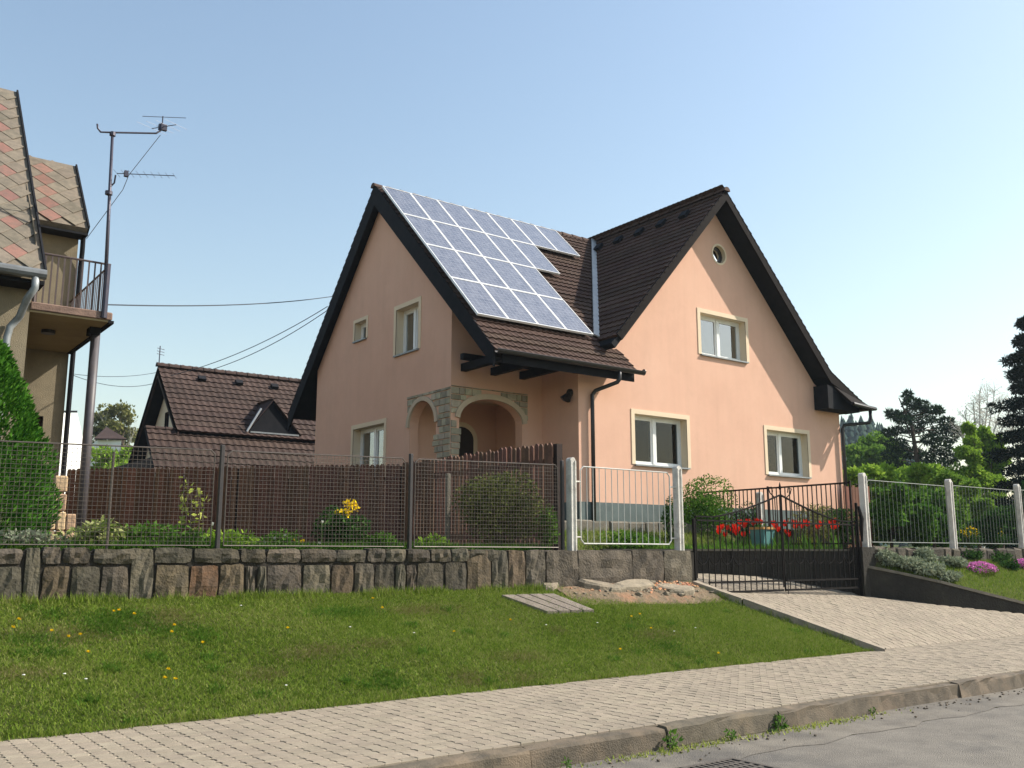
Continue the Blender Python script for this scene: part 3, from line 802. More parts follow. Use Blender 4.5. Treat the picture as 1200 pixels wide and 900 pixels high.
# windows -----------------------------------------------------------------
def window(o, U, N, w, h, mull=0.5, surround=0.11, depth=0.27, bottom=False, fill='curtain', sash=0.05, glass='glass'):
    """o: lower corner of the wall opening; U along the wall, N outwards. Frame is the part; surround, panes, sill, curtain hang below it."""
    V = Z3
    f = MB()
    n0, n1 = -depth, -depth + 0.07
    fr = 0.055
    f.obox(o, U, V, N, 0, w, 0, fr, n0, n1); f.obox(o, U, V, N, 0, w, h - fr, h, n0, n1)
    f.obox(o, U, V, N, 0, fr, fr, h - fr, n0, n1); f.obox(o, U, V, N, w - fr, w, fr, h - fr, n0, n1)
    spans = [(fr, w - fr)]
    if mull:
        mc = w * mull
        f.obox(o, U, V, N, mc - 0.045, mc + 0.045, fr, h - fr, n0 + 0.004, n1 + 0.012)
        spans = [(fr, mc - 0.045), (mc + 0.045, w - fr)]
    for a, b in spans:                               # sash rails a little behind the frame face
        f.obox(o, U, V, N, a, b, fr, fr + sash, n0 + 0.01, n1 - 0.012); f.obox(o, U, V, N, a, b, h - fr - sash, h - fr, n0 + 0.01, n1 - 0.012)
        f.obox(o, U, V, N, a, a + sash, fr + sash, h - fr - sash, n0 + 0.01, n1 - 0.012); f.obox(o, U, V, N, b - sash, b, fr + sash, h - fr - sash, n0 + 0.01, n1 - 0.012)
    win = f.build('window', M['upvc'], house)
    s = MB()
    e = surround
    p0, p1 = 0.0, 0.016
    lo = 0 if not bottom else -e
    s.obox(o, U, V, N, -e, w + e, h, h + e, p0, p1)
    s.obox(o, U, V, N, -e, 0, lo, h, p0, p1); s.obox(o, U, V, N, w, w + e, lo, h, p0, p1)
    if bottom: s.obox(o, U, V, N, 0, w, -e, 0, p0, p1)
    P = lambda a, b, c: o + U * a + V * b + N * c
    for q in ([(0, 0), (0, h)], [(w, 0), (w, h)], [(0, h), (w, h)]):
        (a, b), (c, d) = q
        s.add([P(a, b, 0.016), P(c, d, 0.016), P(c, d, -depth - 0.02), P(a, b, -depth - 0.02)], [(0, 1, 2, 3)])
    s.build('surround', M['cream'], win)
    MB().obox(o, U, V, N, -0.03, w + 0.03, -0.035, 0.0, -depth, 0.06).build('sill', M['zinc_dark'], win)
    for a, b in spans:
        MB().obox(o, U, V, N, a + sash, b - sash, fr + sash, h - fr - sash, n0 + 0.025, n0 + 0.035).build('pane', M[glass], win)
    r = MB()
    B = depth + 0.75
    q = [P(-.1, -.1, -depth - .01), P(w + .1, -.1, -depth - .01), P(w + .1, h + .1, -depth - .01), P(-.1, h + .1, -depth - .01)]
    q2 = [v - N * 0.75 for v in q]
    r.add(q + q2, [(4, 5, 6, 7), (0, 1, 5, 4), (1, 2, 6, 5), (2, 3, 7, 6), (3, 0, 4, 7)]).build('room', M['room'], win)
    if fill:
        for a, b in spans:
            if fill == 'half' and a > 0.3: continue
            wv = lambda u, v: P(a + (b - a) * u, h * v, -depth - 0.14 + 0.045 * math.sin(u * 30 + v * 2) + 0.012 * math.sin(u * 71))
            MB().sheet(wv, 40, 2).build('curtain', M['curtain' if fill in ('curtain',) else 'drape'], win, smooth=True, fix=False)
    return win

NF = Vector((0, -1, 0)); NL = Vector((-1, 0, 0)); UL = Vector((0, -1, 0))      # on the gable wall U runs towards the street
openF = [(15.41, 17.17, 3.66, 4.85), (20.22, 21.95, 3.66, 4.85), (17.8, 19.54, 6.58, 7.67)]
rnd = [(18.62 + 0.24 * math.cos(a), 9.36 + 0.24 * math.sin(a)) for a in [2 * math.pi * i / 24 for i in range(24)]]
hwall('front_wall', lambda a, b: Vector((a, HY, b)),
      [(HX0, 1.2), (HX1, 1.2), (HX1, 5.75), (22.4, 6.32), (RX, 10.6), (14.6, 6.35), (HX0, 6.12)],
      [rect(*q) for q in openF] + [rnd])
window(Vector((15.41, HY, 3.66)), X3, NF, 1.76, 1.19, 0.47)
window(Vector((20.22, HY, 3.66)), X3, NF, 1.73, 1.19, 0.45, fill='drape')
window(Vector((17.8, HY, 6.58)), X3, NF, 1.74, 1.09, 0.5, fill='half', glass='glass_sky')
# round attic window
rw_ = MB()
for (r0, r1, y0, y1) in ((0.17, 0.24, 0.1, 0.15),):
    for i in range(24):
        a, b2 = 2 * math.pi * i / 24, 2 * math.pi * (i + 1) / 24
        q = [Vector((18.62 + r * math.cos(t), HY + y, 9.36 + r * math.sin(t))) for y in (y0, y1) for r, t in ((r0, a), (r1, a), (r1, b2), (r0, b2))]
        rw_.hexa(q)
rwin = rw_.build('round_window', M['gutter'], house)
rv = MB()
for i in range(24):
    a, b2 = 2 * math.pi * i / 24, 2 * math.pi * (i + 1) / 24
    c = lambda r, t, y: Vector((18.62 + r * math.cos(t), HY + y, 9.36 + r * math.sin(t)))
    rv.add([c(0.24, a, -0.012), c(0.24, b2, -0.012), c(0.24, b2, 0.16), c(0.24, a, 0.16)], [(0, 1, 2, 3)])
    rv.hexa([c(0.24, a, -0.012), c(0.29, a, -0.012), c(0.29, b2, -0.012), c(0.24, b2, -0.012), c(0.24, a, 0.0), c(0.29, a, 0.0), c(0.29, b2, 0.0), c(0.24, b2, 0.0)])
rv.build('surround', M['cream'], rwin)
MB().add([Vector((18.62 + 0.2 * math.cos(t), HY + 0.13, 9.36 + 0.2 * math.sin(t))) for t in [2 * math.pi * i / 24 for i in range(24)]], [tuple(range(24))]).build('pane', M['glass'], rwin)
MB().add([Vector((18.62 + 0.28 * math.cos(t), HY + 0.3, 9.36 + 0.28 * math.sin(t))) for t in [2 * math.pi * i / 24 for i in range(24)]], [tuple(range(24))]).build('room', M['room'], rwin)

# gable wall with the side arch of the porch
small = arc(18.42, 4.5, 0.58, 0.56, math.pi, 0, 14)                     # y, z from 17.84 to 19.0
gable = [(GYB, 1.2), (GYB, 6.65), (RY, 10.55), (PY, 7.28), (PY, 1.2)] + [(17.84, 1.2)] + small + [(19.0, 1.2)]
openG = [(18.66, 19.72, 6.33, 7.47), (21.27, 21.9, 7.07, 7.57), (20.2, 21.82, 3.3, 4.75)]
hwall('gable_wall', lambda a, b: Vector((GX, a, b)), gable, [rect(*q) for q in openG])
window(Vector((GX, 19.72, 6.33)), UL, NL, 1.06, 1.14, 0.52, fill='drape', glass='glass_sky')
window(Vector((GX, 21.9, 7.07)), UL, NL, 0.63, 0.5, None, surround=0.09, fill=None, depth=0.24)
window(Vector((GX, 21.82, 3.3)), UL, NL, 1.62, 1.45, 0.5, fill='drape', glass='glass_sky')
# porch front with the wide arch
wide = arc(12.23, 4.55, 0.87, 0.49, math.pi, 0, 18)
hwall('porch_wall', lambda a, b: Vector((a, PY, b)), [(GX, 1.2), (GX, 7.26), (HX0, 7.26), (HX0, 1.2), (13.1, 1.2)] + list(reversed(wide)) + [(11.36, 1.2)])
hwall('side_wall', lambda a, b: Vector((HX0, a, b)), [(HY, 1.2), (19.1, 1.2), (19.1, 8), (17.2, 7.25), (HY, 6.05)])
hwall('porch_back_wall', lambda a, b: Vector((a, 19.1, b)), [(GX, 1.2), (HX0, 1.2), (HX0, 5.4), (GX, 5.4)])
MB().box(GX + 0.02, HX0, PY + 0.02, 19.1, 5.26, 5.3).build('porch_ceiling', M['cream'], house)
MB().box(GX + 0.3, HX0, PY + 0.3, 19.1, 1.4, 2.7).build('porch_floor', M['edging'], house)
# thickness of the two arches
t = MB()
for q in (wide,):
    for (a, b2), (c, d) in zip([(11.36, 1.2)] + q + [], q + [(13.1, 1.2)]):
        t.add([(a, PY, b2), (c, PY, d), (c, PY + 0.26, d), (a, PY + 0.26, b2)], [(0, 1, 2, 3)])
for (a, b2), (c, d) in zip([(17.84, 1.2)] + small, small + [(19.0, 1.2)]):
    t.add([(GX, a, b2), (GX, c, d), (GX + 0.24, c, d), (GX + 0.24, a, b2)], [(0, 1, 2, 3)])
t.build('arch_reveal', M['plaster'], house)
ib = MB()
ib.add([(GX + 0.24, 17.84, 1.2), (GX + 0.24, PY + 0.26, 1.2), (GX + 0.24, PY + 0.26, 5.3), (GX + 0.24, 17.84, 5.3)], [(0, 1, 2, 3)])
ib.build('pillar_back', M['plaster'], house)
# raised trim round the arches
def trim(pts, wid, n, to3, proud):
    mb = MB()
    c = Vector((sum(p[0] for p in pts) / len(pts), min(p[1] for p in pts)))
    out = []
    for i, p in enumerate(pts):
        a = Vector(pts[max(0, i - 1)]); b = Vector(pts[min(len(pts) - 1, i + 1)])
        tn = (b - a).normalized(); nn = Vector((-tn.y, tn.x))
        if nn.dot(Vector(p) - c) < 0: nn = -nn
        out.append(Vector(p) + nn * wid)
    for i in range(len(pts) - 1):
        p, q, r_, s_ = Vector(pts[i]), Vector(pts[i + 1]), out[i + 1], out[i]
        mb.hexa([to3(v, 0.0) for v in (p, q, r_, s_)] + [to3(v, proud) for v in (p, q, r_, s_)])
    return mb
trim(wide, 0.12, 0, lambda v, n: Vector((v[0], PY - n, v[1])), 0.05).build('arch_trim', M['archtrim'], house)
trim(small, 0.1, 0, lambda v, n: Vector((GX - n, v[0], v[1])), 0.05).build('arch_trim', M['archtrim'], house)
# stones clad on the porch corner: laid course by course, skipping the openings
cl = MB()
def clad(to3, a0, a1, z0, z1, skip, course=0.15):
    z = z0
    while z < z1 - 0.02:
        hh = min(course * random.uniform(0.8, 1.2), z1 - z)
        a = a0
        while a < a1 - 0.02:
            w = min(random.uniform(0.12, 0.3), a1 - a)
            if not skip(a + w / 2, z + hh / 2):
                pr_ = random.uniform(0.018, 0.035)
                cl.hexa([to3(p, q, n) for n, e in ((0.002, 0), (pr_, 0.008)) for p, q in ((a + 0.006 + e, z + 0.006 + e), (a + w - 0.006 - e, z + 0.006 + e), (a + w - 0.006 - e, z + hh - 0.006 - e), (a + 0.006 + e, z + hh - 0.006 - e))])
            a += w
        z += hh
ins_w = lambda a, z: (11.36 - 0.0 < a < 13.1 and z < 4.55) or (((a - 12.23) / 1.0) ** 2 + ((z - 4.55) / 0.62) ** 2 < 1) or (a > 13.1 and z < 4.6) or a > 13.24
clad(lambda p, q, n: Vector((p, PY - n, q)), GX, 13.26, 1.6, 5.27, ins_w)
ins_s = lambda a, z: (a > 17.84 and z < 4.5) or (((a - 18.42) / 0.69) ** 2 + ((z - 4.5) / 0.67) ** 2 < 1)
clad(lambda p, q, n: Vector((GX - n, p, q)), PY, 19.1, 1.6, 5.24, ins_s)
kind(cl.build('stone_cladding', M['clad'], house), 'stuff')
# arched front door at the back of the porch
dr = MB()
da = arc(12.62, 4.35, 0.36, 0.3, 0, math.pi, 10)
dr.prism([(12.98, 19.08, 2.7)] + [(a, 19.08, b2) for a, b2 in da] + [(12.26, 19.08, 2.7)], (0, -0.03, 0))
door = dr.build('door', M['door'], house)
trim([(12.98, 2.75)] + da + [(12.26, 2.75)], 0.12, 0, lambda v, n: Vector((v[0], 19.1 - n, v[1])), 0.05).build('surround', M['cream'], door)
MB().tube([(12.36, 19.02, 3.7), (12.36, 18.99, 3.7), (12.46, 18.99, 3.7)], 0.014, 6).build('handle', M['zinc'], door)
# walls out of sight of the street
MB().add([(HX1, HY, 1.2), (HX1, 24, 1.2), (HX1, 24, 5.7), (HX1, HY, 5.7)], [(0, 1, 2, 3)]).build('end_wall', M['plaster'], house)
MB().add([(GX, GYB, 1.2), (HX1, GYB, 1.2), (HX1, GYB, 5.9), (GX, GYB, 5.9)], [(0, 1, 2, 3)]).build('rear_wall', M['plaster'], house)
# plinth
pl = MB()
pl.box(HX0 - 0.03, HX1 + 0.03, HY - 0.03, HY - 0.002, 1.2, 2.74); pl.box(HX0 - 0.03, HX0 - 0.002, HY, PY, 1.2, 2.74)
pl.box(13.12, HX0 - 0.03, PY - 0.03, PY - 0.002, 1.2, 2.72)
pl.build('plinth', M['plinth'], house)

# roofs ------------------------------------------------------------------
def tile_rows(mb, o, U, S, N, rows, span, pitch=0.22, wave=0.165, amp=0.026, seg=4, lift=0.05):
    """pantiles: every course is a wavy strip whose lower edge stands proud of the course below"""
    for i in range(rows):
        s0 = i * pitch; r_ = span(s0, s0 + pitch)
        if not r_: continue
        u0, u1 = r_
        n = max(2, int(round((u1 - u0) / wave * seg)))
        dn = random.uniform(-0.004, 0.004)
        A = []; B = []; C = []
        for k in range(n + 1):
            u = u0 + (u1 - u0) * k / n
            w = amp * (0.5 + 0.5 * math.cos(2 * math.pi * u / wave)) ** 1.4
            A.append(o + U * u + S * s0 + N * (0.004))
            B.append(o + U * u + S * s0 + N * (lift + w + dn))
            C.append(o + U * u + S * (s0 + pitch + 0.03) + N * (0.012 + w + dn))
        m_ = n + 1
        fs = [(k, k + 1, m_ + k + 1, m_ + k) for k in range(n)] + [(m_ + k, m_ + k + 1, 2 * m_ + k + 1, 2 * m_ + k) for k in range(n)]
        mb.add(A + B + C, fs)
def slope_axes(dx, dy, k):
    """unit vector up a slope whose plan direction is (dx,dy) and pitch k, and its outward normal"""
    S = Vector((dx, dy, k)).normalized()
    N = Vector((-dx * k, -dy * k, 1)).normalized()
    return S, N
SW, NW = slope_axes(0, 1, KW)
SG, NG = slope_axes(1, 0, KL)
SR, NR = slope_axes(-1, 0, KR)
SB, NB = slope_axes(0, -1, KB)
KF = (KZ - FZ) / (FX - KX)
SFl, NFl = slope_axes(-1, 0, KF)
LW = (RY - EY) * math.hypot(1, KW)
LG = (RX - 14.44) * math.hypot(1, KL)
LR = (KX - RX) * math.hypot(1, KR)
LB = (BY - RY) * math.hypot(1, KB)
def valley_x(y): return RX - (KW / KL) * (RY - y)
# wing roof
wing = MB()
yv = 16.02
def wp(x, y): return Vector((x, y, EZ + KW * (y - EY)))
poly = [wp(RAKE + 0.05, EY), wp(14.9, EY), wp(14.9, yv), wp(valley_x(yv) + 0.1, yv + 0.0), wp(RX, RY), wp(RAKE + 0.05, RY)]
wing.prism(poly, -NW * 0.17)
def bp(x, y): return Vector((x, y, RZ - KB * (y - RY)))
wing.prism([bp(RAKE + 0.05, RY + 0.002), bp(RX, RY + 0.002), bp(RX, BY), bp(RAKE + 0.05, BY)], -NB * 0.17)
wr = wing.build('wing_roof', M['bitumen'], house)
tl = MB()
def wspan(s0, s1):
    y = EY + s1 / math.hypot(1, KW) * 1.0
    x1 = 14.92 if y < 16.05 else valley_x(EY + (s0) / math.hypot(1, KW)) + 0.06
    if y < 16.3: x1 = max(x1, 14.35)
    return (RAKE, x1)
tile_rows(tl, Vector((0, EY - 0.04, EZ - 0.04 * KW)), X3, SW, NW, int(LW / 0.22) + 1, wspan)
tile_rows(tl, Vector((0, BY + 0.04, BZ - 0.04 * KB)), X3, SB, NB, int(LB / 0.22) + 1, lambda a, b: (RAKE, RX + 0.5))
kind(tl.build('roof_tiles', M['tile'], wr, fix=False), 'stuff')
ch = [(EY - 0.02, EZ + 0.04), (RY, RZ + 0.07), (BY + 0.02, BZ + 0.04), (BY + 0.02, BZ - 0.46), (RY, RZ - 0.5), (EY - 0.02, EZ - 0.36)]
MB().prism([(RAKE, a, b2) for a, b2 in ch], (0.05, 0, 0)).build('bargeboard', M['bitumen'], wr)
def ridge(mb, p, q, n, r=0.12):
    p, q = Vector(p), Vector(q); d = (q - p) / n
    t = d.normalized(); sd = t.cross(Z3).normalized()
    for i in range(n):
        a = p + d * i - t * 0.02; b2 = p + d * (i + 1)
        vs = []
        for pt, rr in ((a, r * 1.12), (b2, r * 0.92)):
            vs += [pt + sd * rr * math.cos(x) + Z3 * (rr * math.sin(x) - 0.03) for x in [math.pi * k / 6 for k in range(7)]]
        mb.add(vs, [(k, k + 1, 8 + k, 7 + k) for k in range(6)] + [tuple(range(7))])
rg = MB(); ridge(rg, (RAKE - 0.02, RY + 0.03, RZ + 0.03), (RX - 0.1, RY + 0.03, RZ + 0.03), 19, 0.1)
kind(rg.build('ridge_tiles', M['tile'], wr), 'stuff')
# street gable roof
gr = MB()
def lp(x, y): return Vector((x, y, RZ - KL * (RX - x)))
def rp_(x, y): return Vector((x, y, RZ - KR * (x - RX)))
def fp(x, y): return Vector((x, y, KZ - KF * (x - KX)))
gr.prism([lp(14.3, FRAKE + 0.04), lp(RX, FRAKE + 0.04), lp(RX, RY + 0.05), lp(14.3, 15.98)], -NG * 0.15)
gr.prism([rp_(RX + 0.002, FRAKE + 0.04), rp_(KX, FRAKE + 0.04), rp_(KX, 24.6), rp_(RX + 0.002, 24.6)], -NR * 0.15)
gr.prism([fp(KX + 0.002, FRAKE + 0.04), fp(FX, FRAKE + 0.04), fp(FX, 24.6), fp(KX + 0.002, 24.6)], -NFl * 0.12)
grf = gr.build('gable_roof', M['bitumen'], house)
tl = MB()
def gspan(s0, s1):
    x = RX - LG / math.hypot(1, KL) + s0 / math.hypot(1, KL)
    y = RY - (RX - x) * KL / KW
    return (FRAKE - 0.01, y + 0.05)
tile_rows(tl, Vector((14.44, 0, 6.47)), Y3, SG, NG, int(LG / 0.22) + 1, gspan)
nr = int(LR / 0.22)
tile_rows(tl, Vector((KX, 0, KZ)), Y3, SR, NR, nr + 1, lambda a, b: (FRAKE - 0.01, 24.6), seg=4)
tile_rows(tl, Vector((FX + 0.03, 0, FZ - 0.02)), Y3, SFl, NFl, 8, lambda a, b: (FRAKE - 0.01, 24.6), seg=5)
# a second leg of the left slope behind the wing ridge
kind(tl.build('roof_tiles', M['tile'], grf, fix=False), 'stuff')
MB().prism([(14.44, FRAKE, 6.47 + 0.08), (RX, FRAKE, RZ + 0.07), (KX, FRAKE, KZ + 0.06), (FX, FRAKE, FZ + 0.03), (FX, FRAKE, FZ - 0.1), (KX - 0.03, FRAKE, KZ - 0.26), (RX, FRAKE, RZ - 0.22), (14.6, FRAKE, 6.42)], (0, 0.05, 0)).build('bargeboard', M['verge'], grf)
rg = MB(); ridge(rg, (RX, FRAKE - 0.03, RZ + 0.05), (RX, RY, RZ + 0.05), 13, 0.1)
kind(rg.build('ridge_tiles', M['tile'], grf), 'stuff')
# ventilation tiles near the ridge of the gable roof
for k in range(5):
    vt = MB()
    c = lp(RX - 0.45, FRAKE + 1.0 + k * 0.85) + NG * 0.09
    vt.obox(c, Y3, SG, NG, -0.12, 0.12, -0.13, 0.13, -0.03, 0.06)
    vt.build('vent_tile', M['bitumen'], grf)
# valley lead
vb = Vector((valley_x(16.15), 16.15, EZ + KW * (16.15 - EY))); vtp = Vector((RX, RY, RZ))
dv = (vtp - vb).normalized(); sd = dv.cross(NW).normalized()
if sd.x > 0: sd = -sd
MB().obox(vb + NW * 0.1, dv, sd, NW, 0, (vtp - vb).length, 0.0, 0.15, -0.02, 0.012).build('valley_flashing', M['zinc'], house)
# boxed eave return at the right corner
c0 = aty(955, 474, 15.9); c1 = aty(955, 446, 15.9); c0.z = 5.56; c1.z = 6.22
bx = MB()
bx.prism([(c0.x, 15.46, c0.z), (23.8, 15.46, c0.z), (23.8, 15.46, 5.74), (c0.x + 0.25, 15.46, 6.2), (c0.x, 15.46, c1.z)], (0, 0.46, 0))
bx.build('eave_box', M['bitumen'], house)
pt_ = MB()
a_, b_, c_, d_ = aty(961, 452, 15.40), aty(1012, 471, 15.33), aty(979, 467, 15.05), aty(1005, 463, 15.42)
pr0 = [Vector((c0.x + 0.28, 15.44, 6.2)), Vector((24.0, 15.44, 5.88)), Vector((24.05, 15.2, 5.68)), Vector((c0.x + 0.75, 15.2, 5.74))]
pt_.prism(pr0, (0, 0.015, -0.06))
pent = pt_.build('pent_roof', M['verge'], house)
MB().tube([(c0.x + 0.7, 15.16, 5.71), (24.12, 15.16, 5.66), (24.12, 15.5, 5.68), (24.12, 24.5, 5.68)], 0.055, 8).build('gutter', M['gutter'], house)
# wing gutter, downpipes, beams, lamp
gt = MB(); gy, gzv = EY - 0.12, EZ - 0.02
for k in range(8):
    a0, a1 = math.pi + math.pi * k / 8, math.pi + math.pi * (k + 1) / 8
    q = lambda x, a, r: Vector((x, gy + r * math.cos(a), gzv + r * math.sin(a)))
    gt.hexa([q(10.9, a0, 0.075), q(15.02, a0, 0.075), q(15.02, a1, 0.075), q(10.9, a1, 0.075), q(10.9, a0, 0.065), q(15.02, a0, 0.065), q(15.02, a1, 0.065), q(10.9, a1, 0.065)])
gt.tube([(10.88, gy - 0.075, gzv), (15.03, gy - 0.075, gzv)], 0.012, 6)
gt.tube([(15.02, gy, gzv - 0.005), (15.03, gy, gzv - 0.005)], 0.074, 12)
gt.build('gutter', M['gutter'], house)
p1 = aty(726, 433, gy); p2 = aty(726, 447, gy + 0.02); p3 = aty(694, 459, 15.85)
MB().tube([p1, p2 + Vector((0, 0, 0.05)), p2 + Vector((-0.05, 0.02, -0.02)), p3 + Vector((0.08, -0.02, 0.03)), p3 + Vector((0, 0, -0.08)), (p3.x, 15.85, 1.7)], 0.048, 10).build('downpipe', M['gutter'], house, smooth=True)
q1 = Vector((24.0, 15.25, 5.62)); q3 = aty(987, 499, 15.84)
MB().tube([q1, q1 + Vector((0, 0, -0.28)), q1 + Vector((-0.06, 0.03, -0.36)), q3 + Vector((0.06, -0.02, 0.02)), q3 + Vector((0, 0, -0.08)), (q3.x, 15.84, 1.7)], 0.048, 10).build('downpipe', M['gutter'], house, smooth=True)
for x in (11.46, 12.27, 13.09):
    MB().obox(Vector((x, PY, 5.68)), X3, Y3, Z3, -0.07, 0.07, -1.62, 0, -0.08, 0.09).build('beam', M['bitumen'], house)
MB().box(GX, HX0, PY - 0.5, PY - 0.36, 5.77, 5.9).build('purlin', M['bitumen'], house)
MB().box(GX + 0.02, 14.86, EY + 0.02, EY + 0.06, EZ - 0.24, EZ - 0.02).build('fascia', M['bitumen'], house)
lm = MB(); lc = Vector((HX0 - 0.02, 16.2, 5.12))
lm.tube([lc + Vector((0.02, 0, 0.08)), lc + Vector((-0.03, 0, 0.08))], [0.1, 0.09], 12)
lm.tube([lc + Vector((-0.03, -0.03, 0.04)), lc + Vector((-0.14, -0.07, -0.1))], [0.06, 0.085], 12)
lm.tube([lc + Vector((-0.03, 0.06, 0.04)), lc + Vector((-0.12, 0.12, -0.06))], [0.05, 0.075], 12)
lm.build('wall_lamp', M['lamp'], house)

# solar panels -----------------------------------------------------------
PWX, PHY = 0.815, 1.515
def panel_meshes():
    w, h = PWX - 0.012, PHY - 0.012
    f = MB(); t_ = 0.024
    f.box(0, w, 0, t_, -0.04, 0.012); f.box(0, w, h - t_, h, -0.04, 0.012); f.box(0, t_, t_, h - t_, -0.04, 0.012); f.box(w - t_, w, t_, h - t_, -0.04, 0.012)
    c = MB().box(t_, w - t_, t_, h - t_, -0.03, 0.004)
    r_ = MB().box(0.1, 0.14, 0.1, h - 0.1, -0.1, -0.041); r2 = MB().box(w - 0.14, w - 0.1, 0.1, h - 0.1, -0.1, -0.041)
    return f.mesh('frame', M['alu']), c.mesh('cell_sheet', M['cells']), r_.mesh('mounting_rail', M['zinc_dark']), r2.mesh('mounting_rail', M['zinc_dark'])
pmf, pmc, pmr, pmr2 = panel_meshes()
words = ['first', 'second', 'third', 'fourth', 'fifth', 'sixth', 'seventh']
rown = ['lowest', 'second lowest', 'second highest', 'highest']
for r_, ncol in enumerate((4, 4, 5, 7)):
    for c in range(ncol):
        s_ = 1.1 + r_ * PHY
        base = Vector((10.97 + c * PWX - 0.004 * r_, EY, EZ)) + SW * s_ + NW * 0.165
        lab = f'blue solar panel, {words[c]} from the left gable in the {rown[r_]} row'
        t_ = thing('solar_panel', lab, 'solar panel', base, 'solar panels on the wing roof')
        t_.rotation_euler = (math.atan(KW), 0, 0)
        for nm, me in (('frame', pmf), ('cell_sheet', pmc), ('mounting_rail', pmr), ('mounting_rail', pmr2)):
            link(bpy.data.objects.new(nm, me), t_)

# ================================================================== FENCES
def ztop(x): return 2.80 + 0.022 * (x - 1.6)
mesh_f = thing('wire_mesh_fence', 'rusty grey wire mesh fence with dark posts on top of the stone wall', 'fence', (5, 11.34, 1.64))
pxs = [aty(258, 580, 11.34).x, aty(481, 580, 11.34).x, aty(659, 580, 11.34).x]
posts = [-1.4] + pxs
for x in posts:
    MB().chbox(x - 0.025, x + 0.025, 11.315, 11.37, 1.5, ztop(x) + 0.06, 0.008).build('post', M['post_dark'], mesh_f)
for a, b in zip(posts, posts[1:]):
    a0, b0 = a + 0.07, b - 0.09
    fr = MB()
    r_ = 0.009
    c = [(a0, 1.70), (a0, ztop(a0) - 0.06), (a0 + 0.05, ztop(a0) - 0.01), (b0 - 0.05, ztop(b0) - 0.01), (b0, ztop(b0) - 0.06), (b0, 1.70), (a0, 1.70)]
    fr.tube([(x, 11.34, z) for x, z in c], r_, 6)
    pan = fr.build('panel_frame', M['wire'], mesh_f)
    wm = MB()
    n = int((b0 - a0) / 0.05)
    for i in range(1, n):
        x = a0 + (b0 - a0) * i / n
        wm.tube([(x, 11.337, 1.7), (x, 11.337, ztop(x) - 0.01)], 0.0024, 4, False)
    m_ = 23
    for j in range(1, m_):
        t = j / m_
        wm.tube([(a0, 11.333, 1.7 + (ztop(a0) - 1.71) * t), (b0, 11.333, 1.7 + (ztop(b0) - 1.71) * t)], 0.0026, 4, False)
    kind(wm.build('wire_mesh', M['wire'], pan, fix=False), 'stuff')
    if b == pxs[0]:
        MB().tube([(aty(128, 600, 11.36).x, 11.36, 1.6), (aty(128, 600, 11.36).x, 11.36, 2.75)], 0.014, 6).build('stay_rod', M['wire'], mesh_f)

def conc_post(mb, x, y, z0, z1, w=0.105, d=0.11):
    n = 8
    out = [(x - w / 2, z0)] + [(x + w / 2, z0)] + [(x + w / 2 * math.cos(a), z1 - w / 2 + w / 2 * math.sin(a)) for a in [math.pi * i / n for i in range(n + 1)]]
    mb.prism([(a, y, b) for a, b in out], (0, d, 0))
    # raised rims left and right of the sunk face
    for s_ in (-1, 1):
        mb.box(x + s_ * w / 2 - (0.022 if s_ > 0 else -0.001), x + s_ * w / 2 + (-0.001 if s_ > 0 else 0.022), y - 0.018, y + 0.002, z0, z1 - w / 2)
    return mb
def bar_panel(fence, x0, x1, z0, z1, y, nb, mat, rw=0.012, bw=0.006):
    fr = MB()
    k = 0.06
    c = [(x0 + k, z0), (x1 - k, z0), (x1, z0 + k), (x1, z1 - k), (x1 - k, z1), (x0 + k, z1), (x0, z1 - k), (x0, z0 + k), (x0 + k, z0)]
    fr.tube([(a, y, b) for a, b in c], rw, 8)
    f = fr.build('panel_frame', mat, fence)
    bm = MB().tube([(0, 0, 0), (0, 0, z1 - z0)], bw, 6, False).mesh('bar', mat)
    for i in range(1, nb):
        o = bpy.data.objects.new('bar', bm); o.location = Vector((x0 + (x1 - x0) * i / nb, y, z0)) - worldloc(f); link(o, f)
    return f
bf = thing('bar_fence', 'short pale barred fence panel between two white concrete posts left of the gate', 'fence', (10.7, 11.3, 1.66))
xl, xr = 9.56, 11.93
for x in (xl, xr):
    conc_post(MB(), x, 11.27, 1.5, 3.09).build('post', M['conc_white'], bf)
    for z in (1.86, 2.72):
        s_ = 1 if x == xl else -1
        MB().tube([(x + s_ * 0.04, 11.32, z), (x + s_ * 0.2, 11.32, z)], 0.012, 6).build('bracket', M['conc_white'], bf)
bar_panel(bf, xl + 0.19, xr - 0.19, 1.76, 2.96, 11.32, 15, M['bar_pale'], 0.012, 0.0075)

rf = thing('bar_fence', 'long grey green barred fence with white concrete posts right of the gate', 'fence', (21, 11.3, 1.7))
px_ = [17.37, 20.7, 23.86, 27.0, 30.1]
for x in px_:
    conc_post(MB(), x, 11.27, 1.6, 3.24 + (x - 17) * 0.008, 0.12).build('post', M['conc_white'], rf)
for a, b in zip(px_, px_[1:]):
    bar_panel(rf, a + 0.14, b - 0.14, 1.84, 3.10 + (a - 17) * 0.008, 11.32, 20, M['bar_green'], 0.009, 0.0042)

